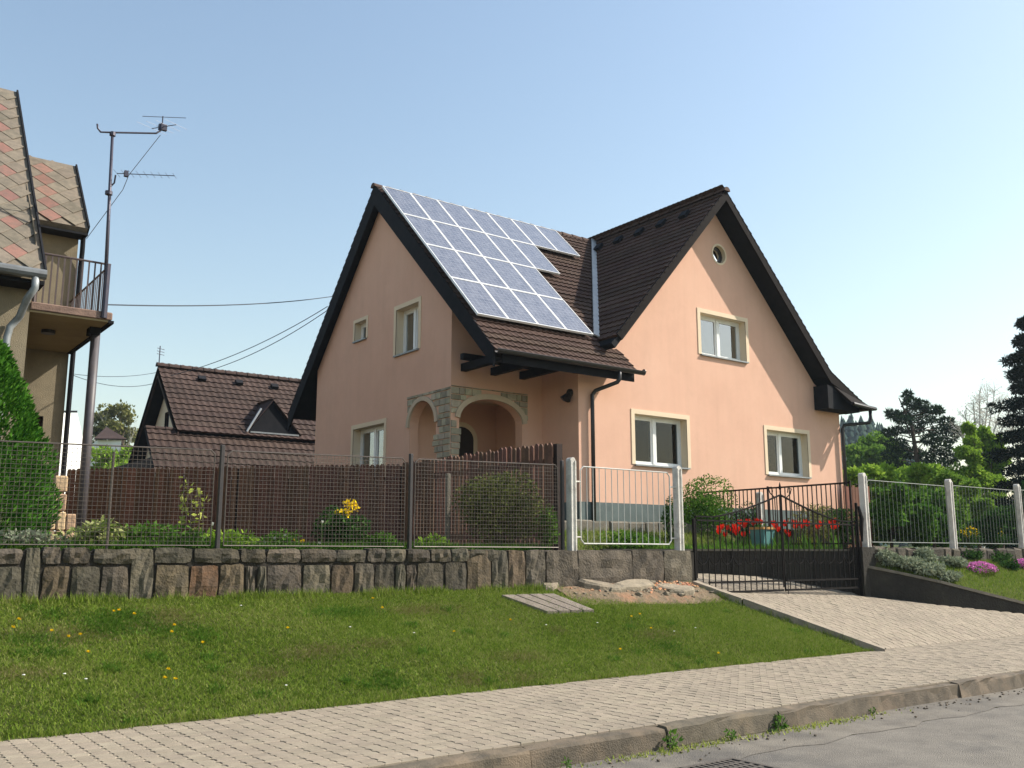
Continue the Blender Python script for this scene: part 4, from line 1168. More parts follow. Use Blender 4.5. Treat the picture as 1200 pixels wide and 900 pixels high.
# inner railing along the tulip bed
ir = thing('iron_railing', 'brown iron railing running back from the gate post towards the house', 'railing', (17.34, 13.5, 1.66))
yy0, yy1 = 11.6, 15.8
for y in (yy0, 13.7, yy1):
    MB().chbox(17.32, 17.36, y - 0.02, y + 0.02, 1.6, 3.1, 0.006).build('post', M['iron_brown'], ir)
MB().box(17.325, 17.355, yy0 + 0.021, yy1 - 0.021, 3.04, 3.075).build('top_rail', M['iron_brown'], ir)
MB().box(17.325, 17.355, yy0 + 0.021, yy1 - 0.021, 1.8, 1.83).build('bottom_rail', M['iron_brown'], ir)
bm = MB().box(-0.009, 0.009, -0.009, 0.009, 1.83, 3.04).mesh('bar', M['iron_brown'])
nb = 36
for i in range(1, nb):
    y = yy0 + (yy1 - yy0) * i / nb
    if abs(y - 13.7) < 0.03: continue
    o = bpy.data.objects.new('bar', bm); o.location = Vector((17.34, y, 0)) - ir.location; link(o, ir)
wp_ = aty(893, 600, 14.0)
wpo = conc_post(MB(), wp_.x, 14.0, 1.66, 3.0, 0.13).build('garden_post', M['conc_white'])
tag(wpo, 'white concrete post behind the turquoise tub in the tulip bed', 'post')

# wrought-iron double gate
gate = thing('driveway_gate', 'black wrought iron double gate with peaked top across the driveway', 'gate', (14.66, 11.3, 1.0))
GX0, GX1, GM = 12.27, 17.05, 14.66
def gtop(x):
    t = abs(x - GM) / (GM - GX0)
    return 2.23 + 0.45 * max(0.0, 1 - t * 1.25) ** 1.35
for x in (GX0, GX1):
    MB().chbox(x - 0.022, x + 0.022, 11.27, 11.32, 0.7, 2.62 if x == GX1 else 2.2, 0.006).build('gate_post', M['iron'], gate)
MB().tube([(GX1, 11.24, 2.55), (GX1 + 0.02, 11.2, 2.3), (GX1 - 0.03, 11.19, 2.1), (GX1 + 0.02, 11.22, 1.85)], [0.025, 0.045, 0.04, 0.02], 8).build('lock_case', M['iron'], gate)
def gbar(leaf, mb_, name): return mb_.build(name, M['iron'], leaf)
zb0, zb1 = 0.98, 1.14
for sgn, (xa, xb) in ((0, (GX0 + 0.045, GM - 0.012)), (1, (GM + 0.012, GX1 - 0.045))):
    fr = MB()
    zl = lambda x: max(0.92, drive_z(x, 11.28) + 0.03) if sgn == 0 else 0.9
    low = 0.93 if sgn else 1.0
    fr.box(xa, xa + 0.018, 11.289, 11.311, 1.2 if sgn == 0 else low, gtop(xa) - 0.0)
    fr.box(xb - 0.018, xb, 11.289, 11.311, low, gtop(xb))
    n = 14
    top = [(xa + (xb - xa) * i / n, gtop(xa + (xb - xa) * i / n)) for i in range(n + 1)]
    for (p, q), (r_, s_) in zip(top, top[1:]):
        fr.hexa([(p, 11.28, q), (r_, 11.28, s_), (r_, 11.32, s_), (p, 11.32, q), (p, 11.28, q + 0.024), (r_, 11.28, s_ + 0.024), (r_, 11.32, s_ + 0.024), (p, 11.32, q + 0.024)])
    leaf = fr.build('gate_leaf', M['iron'], gate)
    gbar(leaf, MB().box(xa + 0.036, xb - 0.036, 11.283, 11.317, 2.16, 2.19), 'rail')
    x0r = xa + (0.3 if sgn == 0 else 0.036)
    gbar(leaf, MB().box(x0r, xb - 0.036, 11.283, 11.317, 1.10, 1.135), 'rail')
    x0l = xa + (0.75 if sgn == 0 else 0.036)
    gbar(leaf, MB().box(x0l, xb - 0.036, 11.283, 11.317, 0.93, 0.965), 'rail')
    nb = 15
    for i in range(1, nb):
        x = xa + (xb - xa) * i / nb
        zbt = 0.966 if x > x0l else (1.0 if x > x0r else drive_z(x, 11.28) + 0.03)
        gbar(leaf, MB().box(x - 0.0065, x + 0.0065, 11.293, 11.307, zbt, gtop(x) + 0.002), 'bar')
    for i in range(0, nb, 2):                       # hanging half rings below the middle
        x = xa + (xb - xa) * (i + 0.5) / nb + 0.08
        if x + 0.15 > xb: continue
        gbar(leaf, MB().tube([(x + 0.15 * math.cos(a), 11.3, 1.62 + 0.2 * math.sin(a)) for a in [math.pi + math.pi * k / 8 for k in range(9)]], 0.01, 5), 'ring')
MB().tube([(GM, 11.3, 2.69), (GM, 11.3, 2.78), (GM, 11.3, 2.82), (GM, 11.3, 2.93)], [0.012, 0.012, 0.03, 0.004], 6).build('finial', M['iron'], gate)
for k in (-1, 1):
    MB().tube([(GM + k * 0.16, 11.3, 2.60 + 0.035), (GM + k * 0.3, 11.3, 2.72), (GM + k * 0.34, 11.3, 2.82), (GM + k * 0.24, 11.3, 2.83), (GM + k * 0.22, 11.3, 2.74)], 0.011, 5).build('scroll', M['iron'], gate)
MB().tube([(GM + 0.06, 11.27, 1.25), (GM + 0.06, 11.27, 0.86)], 0.007, 5).build('drop_bolt', M['iron'], gate)

# brown board fence in the garden
wf = thing('wooden_fence', 'dark brown close boarded wooden fence standing in the garden', 'fence', (9.9, 15, 1.64))
pl_ = [(9.95, 12.25), (9.95, 17.3), (7.4, 19.9), (4.6, 22.8)]
boards = {}
def board_mesh(h):
    if h not in boards:
        w = 0.105
        boards[h] = MB().prism([(0, -0.011, 0), (w, -0.011, 0), (w, -0.011, h - 0.045), (w - 0.03, -0.011, h), (0.03, -0.011, h), (0, -0.011, h - 0.045)], (0, 0.022, 0)).mesh('board', M['brown_wood'])
    return boards[h]
cnt = 0
for si, ((xa, ya), (xb, yb)) in enumerate(zip(pl_, pl_[1:])):
    A, B = Vector((xa, ya, 0)), Vector((xb, yb, 0)); D = (B - A); ln = D.length; D.normalize()
    nrm = Vector((-D.y, D.x, 0))
    ang = math.atan2(D.y, D.x)
    k = 0
    pitch = 0.112 if si else 0.128
    while k * pitch < ln - 0.1:
        p = A + D * (k * pitch)
        h = random.choice((1.78, 1.8, 1.82)) if si == 0 else random.choice((1.8, 1.81))
        o = bpy.data.objects.new('board', board_mesh(h)); o.location = Vector((p.x, p.y, 1.66)) - wf.location
        o.rotation_euler = (random.uniform(-.006, .006), random.uniform(-.008, .008), ang)
        link(o, wf); k += 1; cnt += 1
    for z in (1.95, 3.15):
        side = -1 if si == 0 else -1
        MB().obox(A, D, nrm, Z3, 0.01, ln - 0.01, 0.012 * side - 0.035, 0.012 * side, z - 0.04, z + 0.04).build('cross_rail', M['dark_wood'], wf)
    q = 0.0
    while q < ln:
        p = A + D * q
        MB().obox(p, D, nrm, Z3, -0.05, 0.05, -0.17, -0.05, 1.5, 3.42).build('post', M['dark_wood'], wf)
        q += 2.4
p_ = aty(524, 580, 12.4)
gp = MB().chbox(p_.x - 0.035, p_.x + 0.035, 12.35, 12.42, 1.6, 2.83, 0.01).build('garden_post', M['coping'])
tag(gp, 'thin grey concrete post standing just behind the middle of the wire mesh', 'post')

# ================================================================== LEFT HOUSE
lh = thing('neighbour_house', 'old beige rendered house with diamond tiled roof and balcony', 'house', (2.0, 17, 1.6))
LX, LY, LZ = 2.50, 16.0, 1.2
LEZ, LRY, LRZ, LEY = 5.87, 20.42, 10.88, 15.5
kL = (LRZ - LEZ) / (LRY - LEY)
def lwall(name, pts, mat='render', holes=None): return MB().add(pts, [tuple(range(len(pts)))]).build(name, M[mat], lh)
lwall('front_wall', [(-9, LY, LZ), (LX, LY, LZ), (LX, LY, 6.3), (-9, LY, 6.3)])
lwall('side_wall', [(LX, LY, LZ), (LX, 25, LZ), (LX, 25, 6.3), (LX, LRY, LRZ - 0.2), (LX, LY, 6.5)])
WX, WY = 3.70, 19.0
wl_ = wall_sheet(lambda a, b: Vector((a, WY, b)), [(LX, LZ), (WX, LZ), (WX, 7.9), (LX, 7.9)], [rect(2.62, 3.36, 1.7, 4.1)]).build('wing_wall', M['render'], lh)
lwall('wing_side_wall', [(WX, WY, LZ), (WX, 25, LZ), (WX, 25, 7.9), (WX, 23, 9.4), (WX, 20.5, 9.4), (WX, WY, 7.85)])
ld = MB().box(2.62, 3.36, WY + 0.1, WY + 0.14, 1.7, 4.1).build('door', M['dark_wood'], lh)
MB().box(2.66, 2.72, WY + 0.03, WY + 0.1, 2.8, 2.84).build('handle', M['zinc'], ld)
SL, NLf = slope_axes(0, 1, kL)
LL = (LRY - LEY) * math.hypot(1, kL)
def lsl(x, y): return Vector((x, y, LEZ + kL * (y - LEY)))
XR = 2.574
ro = MB(); ro.prism([lsl(-9, LEY), lsl(XR, LEY), lsl(XR, LRY), lsl(-9, LRY)], -NLf * 0.12)
def lsb(x, y): return Vector((x, y, LRZ - kL * (y - LRY)))
SLb, NLb = slope_axes(0, -1, kL)
ro.prism([lsb(-9, LRY + 0.002), lsb(XR, LRY + 0.002), lsb(XR, 25.3), lsb(-9, 25.3)], -NLb * 0.12)
lro = ro.build('roof', M['eternit'], lh)
MB().obox(lsl(XR, LEY), X3, SL, NLf, 0.0, 0.03, 0, LL, -0.1, 0.05).build('verge_strip', M['bitumen'], lro)
# wing roof
WY0, WZ0, WY1, WZ1, WXR = 18.7, 7.73, 20.41, 9.58, 3.79
kW2 = (WZ1 - WZ0) / (WY1 - WY0)
S2, N2 = slope_axes(0, 1, kW2)
def wsl(x, y): return Vector((x, y, WZ0 + kW2 * (y - WY0)))
ro = MB(); ro.prism([wsl(2.0, WY0), wsl(WXR, WY0), wsl(WXR, WY1), wsl(2.0, WY1)], -N2 * 0.12)
ro.prism([(2.0, WY1 + 0.002, WZ1), (WXR, WY1 + 0.002, WZ1), (WXR, 25, WZ1 - 0.6), (2.0, 25, WZ1 - 0.6)], (0, 0, -0.12))
wro = ro.build('wing_roof', M['eternit'], lh)
L2 = math.hypot(WY1 - WY0, WZ1 - WZ0)
MB().obox(wsl(WXR, WY0), X3, S2, N2, 0.0, 0.03, 0, L2, -0.13, 0.05).build('verge_strip', M['bitumen'], wro)
MB().obox(wsl(2.55, WY0), X3, Y3, Z3, 0.02, 1.24, -0.06, 0.3, -0.16, -0.12).build('eave_board', M['bitumen'], wro)
# diamond tiles: one object each where they show, the others joined
def diamonds(root, o, U, S, N, u0, u1, length, dw, dh, near, redfn):
    d = MB().prism([(0, -dh / 2 * 1.08, 0), (dw / 2 * 1.0, 0, 0), (0, dh / 2, 0), (-dw / 2, 0, 0)], (0, 0, 0.012))
    ma, mb2 = d.mesh('diamond_tile', M['eternit']), None
    d2 = MB().prism([(0, -dh / 2 * 1.08, 0), (dw / 2 * 1.0, 0, 0), (0, dh / 2, 0), (-dw / 2, 0, 0)], (0, 0, 0.012))
    mb2 = d2.mesh('diamond_tile', M['eternit_red'])
    Mx = Matrix((U, S, N)).transposed()
    tilt = Matrix.Rotation(-0.035, 3, 'X')
    rows = int(length / (dh / 2)); others = MB()
    for r_ in range(rows + 1):
        n = int((u1 - u0) / dw) + 1
        for c in range(n):
            u = u1 - 0.02 - dw / 2 - c * dw - (dw / 2 if r_ % 2 else 0) + dw / 2
            s_ = r_ * dh / 2
            if u < u0 + dw / 2 or u > u1 - dw / 2 + 0.02 or s_ > length - dh / 2 + 0.02 or s_ < dh / 2 - 0.03: continue
            p = o + U * u + S * s_ + N * 0.012
            red = redfn(r_, c)
            if u > near:
                ob = bpy.data.objects.new('diamond_tile', mb2 if red else ma)
                ob.location = p - worldloc(root)
                ob.rotation_euler = (Mx @ tilt).to_euler(); link(ob, root)
            else:
                q = [p + U * a + S * b2 for a, b2 in ((0, -dh / 2 * 1.08), (dw / 2, 0), (0, dh / 2), (-dw / 2, 0))]
                others.prism([v + N * 0.0 for v in q], N * 0.012)
    kind(others.build('diamond_tiles', M['eternit'], root), 'stuff')
diamonds(lro, lsl(0, LEY), X3, SL, NLf, -3.5, XR, LL, 0.36, 0.46, 0.6, lambda r, c: (r // 1 + 2 * c) % 4 == 0 and r % 2 == 0)
diamonds(wro, wsl(0, WY0), X3, S2, N2, 2.0, WXR, L2, 0.42, 0.46, 2.3, lambda r, c: c == 1 and r % 2 == 1)
# gutter and downpipe
lg = MB()
lg.tube([(-9, LEY - 0.07, LEZ - 0.07), (XR + 0.02, LEY - 0.07, LEZ - 0.07)], 0.08, 10)
lg.build('gutter', M['gutter_grey'], lh)
MB().box(-9, LX + 0.1, LEY + 0.05, LY, LEZ - 0.2, LEZ - 0.14).build('soffit_board', M['bitumen'], lh)
g1 = Vector((XR - 0.12, LEY - 0.07, LEZ - 0.1)); g3 = aty(9, 385, LY - 0.1)
MB().tube([g1, g1 + Vector((0, 0, -0.2)), g1 + Vector((-0.08, 0.06, -0.36)), g3 + Vector((0.14, -0.03, 0.2)), g3 + Vector((0.03, 0, 0.03)), g3 + Vector((0, 0, -0.15)), (g3.x, LY - 0.1, 1.7)], 0.055, 10).build('downpipe', M['zinc_dark'], lh, smooth=True)
MB().tube([(3.74, 18.8, 7.6), (3.76, 18.88, 7.3), (3.76, 18.93, 7.0), (3.76, 18.93, 1.7)], 0.045, 8).build('downpipe', M['bitumen'], lh)
# balcony
bz = 5.33
MB().box(LX + 0.002, 3.69, LY + 0.0, 18.99, bz, bz + 0.03).build('balcony_soffit', M['soffit'], lh)
sl = MB(); sl.chbox(LX + 0.002, 3.72, LY - 0.03, 18.99, bz + 0.032, bz + 0.16, 0.015, 0.004)
sl.build('balcony_slab', M['slab_edge'], lh)
MB().box(3.67, 3.75, LY - 0.02, 18.99, bz - 0.02, bz + 0.028).build('drip_edge', M['bitumen'], lh)
MB().tube([(3.62, 16.6, 1.5), (3.62, 16.6, bz)], 0.075, 14).build('balcony_column', M['pipe_lilac'], lh, smooth=True)
MB().box(3.5, 3.665, 16.48, 16.72, bz - 0.12, bz - 0.002).build('column_head', M['bitumen'], lh)
MB().tube([(3.0, 17.2, bz - 0.06), (3.0, 17.2, bz)], 0.11, 12).build('ceiling_lamp', M['lamp'], lh)
rz0, rz1 = bz + 0.16, bz + 0.16 + 0.82
br = MB()
rl = MB(); rl.tube([(LX + 0.02, LY + 0.04, rz1), (3.64, LY + 0.04, rz1), (3.64, 18.96, rz1)], 0.018, 6)
rail = rl.build('balcony_railing', M['rail'], lh)
bmz = MB().box(-0.012, 0.012, -0.006, 0.006, rz0, rz1 - 0.015).mesh('baluster', M['rail'])
for i in range(12):
    o = bpy.data.objects.new('baluster', bmz); o.location = Vector((LX + 0.08 + i * 0.092, LY + 0.04, 0)) - lh.location; link(o, rail)
for i in range(24):
    o = bpy.data.objects.new('baluster', bmz); o.location = Vector((3.64, LY + 0.15 + i * 0.118, 0)) - lh.location; o.rotation_euler = (0, 0, math.pi / 2); link(o, rail)
MB().tube([(LX + 0.05, LY + 0.04, rz0), (LX + 0.05, LY + 0.04, rz1 + 0.05)], 0.03, 8).build('rail_post', M['rail'], rail)

# mast with aerials
mast = thing('antenna_mast', 'tall dark steel mast with television aerials at the balcony corner', 'antenna mast', (3.6, 16.0, bz + 0.16))
mt = aty(131, 154, 15.97); mbz = Vector((3.585, 15.97, bz + 0.05))
mt = Vector((mbz.x - 0.09, 15.97, mt.z))
MB().tube([mbz, mt], [0.034, 0.024], 10).build('pole', M['mast'], mast, smooth=True)
MB().tube([mbz + Vector((0, 0, 0)), mbz + Vector((0, 0, 0.9))], 0.05, 10).build('sleeve', M['mast'], mast)
L_ = lambda px, py: (lambda p: p + Vector((mt.x - aty(131, 154, 15.97).x, 0, 0)))(aty(px, py, 15.97))
MB().tube([L_(113, 145), L_(113.5, 150), L_(117, 154.5), L_(131, 155), L_(182, 156), L_(187, 153), L_(188.5, 144)], 0.016, 8).build('cross_arm', M['mast'], mast, smooth=True)
MB().lathe(L_(131, 157), [(0.0, -0.05), (0.05, -0.03), (0.05, 0.03), (0.0, 0.05)], 8).build('clamp', M['mast'], mast)
MB().lathe(L_(126.5, 226), [(0.0, -0.04), (0.06, -0.03), (0.06, 0.03), (0.0, 0.04)], 8).build('clamp', M['mast'], mast)
def yagi(name, b0, b1, elems, elen, box):
    y = MB(); y.tube([b0, b1], 0.008, 5)
    a = y.build(name, M['ant'], mast)
    d = (b1 - b0); s_ = Vector((-d.y, d.x, 0)).normalized()
    for i in range(elems):
        p = b0 + d * (i / (elems - 1)); l_ = elen * (1 - 0.35 * i / elems)
        MB().tube([p - s_ * l_ / 2, p + s_ * l_ / 2], 0.003, 4).build('element', M['ant'], a)
    MB().obox(b0 + d * box, X3, Y3, Z3, -0.03, 0.03, -0.03, 0.03, -0.05, 0.05).build('junction_box', M['mast'], a)
yagi('lower_aerial', L_(136, 203) + Vector((0, 0, 0)), L_(186, 215) + Vector((0.1, -0.5, 0)), 9, 0.34, 0.16)
MB().tube([L_(127, 220), L_(133, 214), L_(134.5, 205)], 0.014, 6).build('aerial_bracket', M['mast'], mast)
ya = L_(189, 148)
yagi('upper_aerial', ya + Vector((-0.1, 0.25, 0.03)), ya + Vector((0.14, -0.35, -0.06)), 4, 0.62, 0.35)
MB().tube([L_(189, 152), L_(190, 136)], 0.01, 6).build('stub', M['mast'], mast)
MB().tube([L_(166, 136), L_(217, 138)], 0.006, 5).build('dipole', M['ant'], mast)
MB().obox(L_(191, 149), X3, Y3, Z3, -0.05, 0.05, -0.03, 0.03, -0.06, 0.05).build('junction_box', M['mast'], mast)
MB().tube([L_(187, 158), L_(150, 205), L_(143, 222), L_(100, 280)], 0.006, 5).build('aerial_cable', M['cable'], mast)

# sandstone block stair cheek
sc = thing('stair_wall', 'stepped sandstone block wall beside the old house entrance', 'wall', (2.9, 15.2, 1.6))
def sb(x0, x1, z0, z1): MB().chbox(x0, x1, 14.95, 15.3, z0, z1, 0.018, 0.006).build('sandstone_block', M['sandstone'], sc)
bx0 = [aty(p, 600, 15).x for p in (44, 59, 66, 77, 89)]
for z0, z1 in ((1.4, 1.93), (1.94, 2.2)):
    sb(bx0[2] + 0.005, bx0[3], z0, z1); sb(bx0[3] + 0.01, bx0[4], z0, z1 - 0.02); sb(bx0[1], bx0[2] - 0.005, z0, z1)
sb(bx0[1], bx0[2] - 0.006, 2.21, 2.48); sb(bx0[2] + 0.005, bx0[3] - 0.01, 2.21, 2.46); sb(bx0[1] + 0.01, bx0[3] - 0.01, 2.49, 2.72)
sb(bx0[0] - 0.3, bx0[1] - 0.01, 1.4, 1.86)

# ================================================================== SMALL HOUSE BEHIND
sh = thing('cottage', 'small neighbouring cottage with brown tiled roof behind the wooden fence', 'house', (13, 32, 1.5))
AX, AY, AZ = 9.4, 33.4, 8.04
fy, fz, by_, bz_ = 30.75, 5.51, 36.65, 4.55
kf = (AZ - fz) / (AY - fy); kb = (AZ - bz_) / (by_ - AY)
S3, N3 = slope_axes(0, 1, kf); S3b, N3b = slope_axes(0, -1, kb)
f3 = lambda x, y: Vector((x, y, AZ - kf * (AY - y))); b3 = lambda x, y: Vector((x, y, AZ - kb * (y - AY)))
ro = MB(); ro.prism([f3(AX, fy), f3(26, fy), f3(26, AY), f3(AX, AY)], -N3 * 0.15)
ro.prism([b3(AX, AY + .002), b3(26, AY + .002), b3(26, by_), b3(AX, by_)], -N3b * 0.2)
sro = ro.build('roof', M['bitumen'], sh)
tl = MB()
L3 = (AY - fy) * math.hypot(1, kf)
tile_rows(tl, f3(0, fy), X3, S3, N3, int(L3 / 0.3) + 1, lambda a, b: (AX - 0.02, 24), pitch=0.3, wave=0.24, seg=5)
k4 = 1.42 / 1.0
S4, N4 = slope_axes(0, 1, k4)
y4a, y4b, z4b, z4a = 29.63, 30.97, 5.55, 4.0
X4 = 8.47
l3 = lambda x, y: Vector((x, y, z4b - (z4b - z4a) / (y4b - y4a) * (y4b - y)))
S4, N4 = slope_axes(0, 1, (z4b - z4a) / (y4b - y4a))
L4 = math.hypot(y4b - y4a, z4b - z4a)
tile_rows(tl, l3(0, y4a), X3, S4, N4, int(L4 / 0.3) + 1, lambda a, b: (X4, 24), pitch=0.3, wave=0.24, seg=5)
kind(tl.build('roof_tiles', M['tile_old'], sro, fix=False), 'stuff')
ro = MB(); ro.prism([l3(X4, y4a), l3(26, y4a), l3(26, y4b), l3(X4, y4b)], -N4 * 0.12)
ro.build('lower_roof', M['bitumen'], sh)
rg = MB(); ridge(rg, (AX - 0.03, AY, AZ + 0.06), (24, AY, AZ + 0.06), 36); ridge(rg, (X4, y4b, z4b + 0.04), (AX, y4b, z4b + 0.04), 3, 0.08)
kind(rg.build('ridge_tiles', M['tile_old'], sro), 'stuff')
MB().prism([(AX, AY, AZ + 0.05), (AX, by_, bz_ + 0.05), (AX, by_, bz_ - 0.3), (AX, AY, AZ - 0.35), (AX, fy, fz - 0.3), (AX, fy, fz + 0.05)], (0.06, 0, 0)).build('bargeboard', M['dark_wood'], sro)
for k in range(6):
    MB().obox(f3(10.8 + k * 1.35, AY - 0.42) + N3 * 0.1, X3, S3, N3, -0.13, 0.13, -0.1, 0.1, -0.05, 0.06).build('vent_tile', M['bitumen'], sro)
gw = wall_sheet(lambda a, b: Vector((AX + 0.45, a, b)), [(fy + 0.1, 1.2), (by_ - 0.4, 1.2), (by_ - 0.4, bz_), (AY, AZ - 0.3), (fy + 0.1, fz)], [rect(33.25, 33.75, 5.9, 6.5)])
gw.build('gable_wall', M['cream'], sh)
wn_ = MB(); wx = AX + 0.5
wn_.box(wx, wx + .04, 33.25, 33.3, 5.9, 6.5); wn_.box(wx, wx + .04, 33.7, 33.75, 5.9, 6.5); wn_.box(wx, wx + .04, 33.3, 33.7, 5.9, 5.95); wn_.box(wx, wx + .04, 33.3, 33.7, 6.45, 6.5)
w_ = wn_.build('window', M['dark_wood'], sh)
MB().box(wx + .06, wx + .07, 33.3, 33.7, 5.95, 6.45).build('pane', M['drape'], w_)
x = X4 + 0.1
while x < 22:
    MB().box(x, x + 0.24, 30.1, 30.13, 1.2, 4.5).build('wall_board', M['brown_wood'] if x > 12.3 else M['dark_wood'], sh); x += 0.25  # left boards darker: shade under the eave is put into their colour
y = 30.15
while y < by_ - 0.5:
    zt = min(b3(0, y).z if y > AY else f3(0, min(y, AY)).z, 5.0) - 0.1
    MB().box(X4 + 0.12, X4 + 0.15, y, y + 0.24, 1.2, min(zt, 4.6)).build('wall_board', M['dark_wood'], sh); y += 0.25
MB().tube([(X4, y4a - 0.06, z4a - 0.05), (26, y4a - 0.06, z4a - 0.05)], 0.06, 8).build('gutter', M['gutter'], sh)
# dormer
dmx0, dmx1, dmy = 11.85, 13.6, 30.9
ap = Vector(((dmx0 + dmx1) / 2 - 0.1, dmy, 6.75))
dm = MB()
dm.prism([(dmx0, dmy, 5.72), (dmx1, dmy, 5.72), ap], (0, 1.1, 0))
dmo = dm.build('dormer', M['bitumen'], sh)
tl = MB(); tl.prism([(dmx0 - 0.12, dmy - 0.1, 5.67), ap + Vector((0, -0.1, 0.1)), ap + Vector((0, 1.3, 0.1)), (dmx0 - 0.12, dmy + 0.9, 5.67)], (0.06, 0, 0.05)); tl.prism([(dmx1 + 0.12, dmy - 0.1, 5.67), ap + Vector((0, -0.1, 0.1)), ap + Vector((0, 1.3, 0.1)), (dmx1 + 0.12, dmy + 0.9, 5.67)], (-0.06, 0, 0.05))
kind(tl.build('dormer_tiles', M['tile_old'], dmo), 'stuff')
MB().tube([(dmx0 - 0.14, dmy - 0.14, 5.67), ap + Vector((-0.45, -0.14, -0.25))], 0.035, 6).build('verge_flashing', M['zinc'], dmo)
MB().box(dmx0, dmx1, dmy - 0.12, dmy - 0.01, 5.65, 5.7).build('sill', M['zinc_dark'], dmo)
# aerial on its gable
an = thing('roof_aerial', 'small thin aerial on the gable tip of the brown cottage', 'aerial', (AX, AY, AZ))
MB().tube([(AX + 0.03, AY, AZ - 0.2), (AX + 0.03, AY, AZ + 0.75)], 0.02, 6).build('pole', M['ant'], an)
for z in (0.45, 0.55, 0.65): MB().tube([(AX - 0.08, AY - 0.08, AZ + z), (AX + 0.2, AY + 0.06, AZ + z)], 0.012, 5).build('element', M['ant'], an)

# pale buildings far behind on the left
wb = thing('white_house', 'bright white gable wall of a distant house beside the balcony column', 'house', far(88, 600, 46))
wb.location.z = 1.4
p0_ = far(88, 600, 46); nv_ = Vector((0.8, -0.6, 0))
def onwall(px, py):
    d = ray(px, py); return EYE + d * ((p0_ - EYE).dot(nv_) / d.dot(nv_))
q_ = [onwall(73.5, 484), onwall(90.5, 484), onwall(98, 518), onwall(97.5, 546), onwall(88, 549)]
q_ += [Vector((q_[3].x, q_[3].y, 1.4)), Vector((q_[0].x, q_[0].y, 1.4))]
MB().prism([q_[0], q_[1], q_[2], q_[3], q_[5], q_[6]], nv_ * -4.0).build('wall', M['fabric_white'], wb)
MB().prism([q_[0] + Vector((0, 0, .02)), q_[1] + Vector((0, 0, .02)), q_[1] + Vector((0, 0, .12)), q_[0] + Vector((0, 0, .12))], nv_ * -4.4).build('roof', M['bitumen'], wb)
fb = thing('far_house', 'tiny far white house showing between bushes left of the cottage', 'house', far(128, 600, 70)); fb.location.z = 1.4
a_, b_ = far(114, 519, 70), far(142, 519, 70)
MB().prism([(a_.x, a_.y, 1.4), (b_.x, b_.y, 1.4), (b_.x, b_.y, b_.z + 0.2), (a_.x, a_.y, a_.z + 0.2)], (0.5, 5, 0)).build('wall', M['fabric_white'], fb)
MB().prism([(a_.x - .3, a_.y - .3, a_.z + 0.2), (b_.x + .3, b_.y - .3, b_.z + 0.2), ((a_.x + b_.x) / 2 + .3, (a_.y + b_.y) / 2 + 2.5, a_.z + 1.4)], (0, 0, 0.1)).build('roof', M['tile_old'], fb)

# ================================================================== CABLES
def cable(p, q, sag, lab, r=0.014):
    pts = [p + (q - p) * t + Vector((0, 0, -sag * 4 * t * (1 - t))) for t in [i / 16 for i in range(17)]]
    o = MB().tube(pts, r, 5).build('overhead_cable', M['cable'])
    tag(o, lab, 'cable', 'overhead cables')
cable(Vector((3.6, 15.97, aty(124, 357, 15.97).z)), aty(395, 346.5, 24.5), 0.12, 'thick level cable from the balcony mast to the peach house', 0.012)
cable(far(200, 440, 31), aty(384, 359, 25.2), 0.25, 'upper of two cables rising from the cottage roof to the house', 0.012)
cable(far(245, 434, 31), aty(386, 362, 25.2), 0.2, 'lower of two cables rising from the cottage roof to the house', 0.012)
cable(far(84, 438, 26), far(186, 436, 33), 0.12, 'upper thin cable between the balcony and the cottage gable', 0.009)
cable(far(84, 439, 26), far(182, 449, 33), 0.22, 'lower sagging cable between the balcony and the cottage gable', 0.010)

# ================================================================== GRASS
def blades(name, X, Y, zf, hmin, hmax, wid, mat, lean=0.6):
    n = len(X)
    Z = np.array([zf(a, b) for a, b in zip(X, Y)])
    P = np.stack([X, Y, Z - 0.006], 1)
    h = RNG.uniform(hmin, hmax, n)
    az = RNG.uniform(0, 2 * np.pi, n)
    ln = RNG.uniform(0.05, lean, n) * h
    w = wid * RNG.uniform(0.6, 1.2, n) / 2
    az2 = az + np.pi / 2 + RNG.uniform(-.6, .6, n)
    s = np.stack([np.cos(az2) * w, np.sin(az2) * w, np.zeros(n)], 1)
    t = np.stack([np.cos(az) * ln, np.sin(az) * ln, h], 1)
    V = np.stack([P - s, P + s, P + t], 1).reshape(-1, 3)
    F = np.arange(n)[:, None] * 3 + np.array([[0, 1, 2]])
    return kind(np_obj(name, V, F, mat), 'stuff')
def in_lawn(x, y):
    xr = np.interp(y, [p[1] for p in LPATH[:4]], [p[0] for p in LPATH[:4]]) - 0.45
    return x < xr
n = 330000
X = -1.5 + 15.4 * RNG.uniform(0, 1, n) ** 0.85
Yv = RNG.uniform(YS - 0.02, YW - 0.08, n)
# bare rubble strip in front of the wall's right end stays free of grass
bare = ((X - 10.9) / 2.1) ** 2 + ((Yv - 11.0) / 0.42) ** 2 < 1 + 0.95 * RNG.uniform(-1, 1, n)
k = in_lawn(X, Yv) & ~bare
X, Yv = X[k], Yv[k]
patch = 0.5 + 0.5 * np.sin(X * 2.3 + 1.1 * np.sin(Yv * 3.1)) * np.cos(Yv * 2.7 + X * 0.7)
H = 0.035 + 0.035 * patch
gl = blades('grass', X, Yv, lawn_z, 0.015, 0.05, 0.010, M['lawn'], 2.2)
gl['label'] = 'bright green grass on the bank between pavement and stone wall'
n = 2600                                             # tufts creeping over the driveway edging
ye = RNG.uniform(8.85, 11.2, n); ye = ye[np.sin(ye * 9) + np.sin(ye * 23 + 1) + RNG.normal(0, .7, n) > .1]
xe = np.interp(ye, [p[1] for p in LPATH[:4]], [p[0] for p in LPATH[:4]]) - .40 + RNG.normal(0, .045, len(ye))
blades('grass', xe, ye, lambda a, b: lawn_z(a, b) + .02, .03, .09, .01, M['lawn'], 1.6)
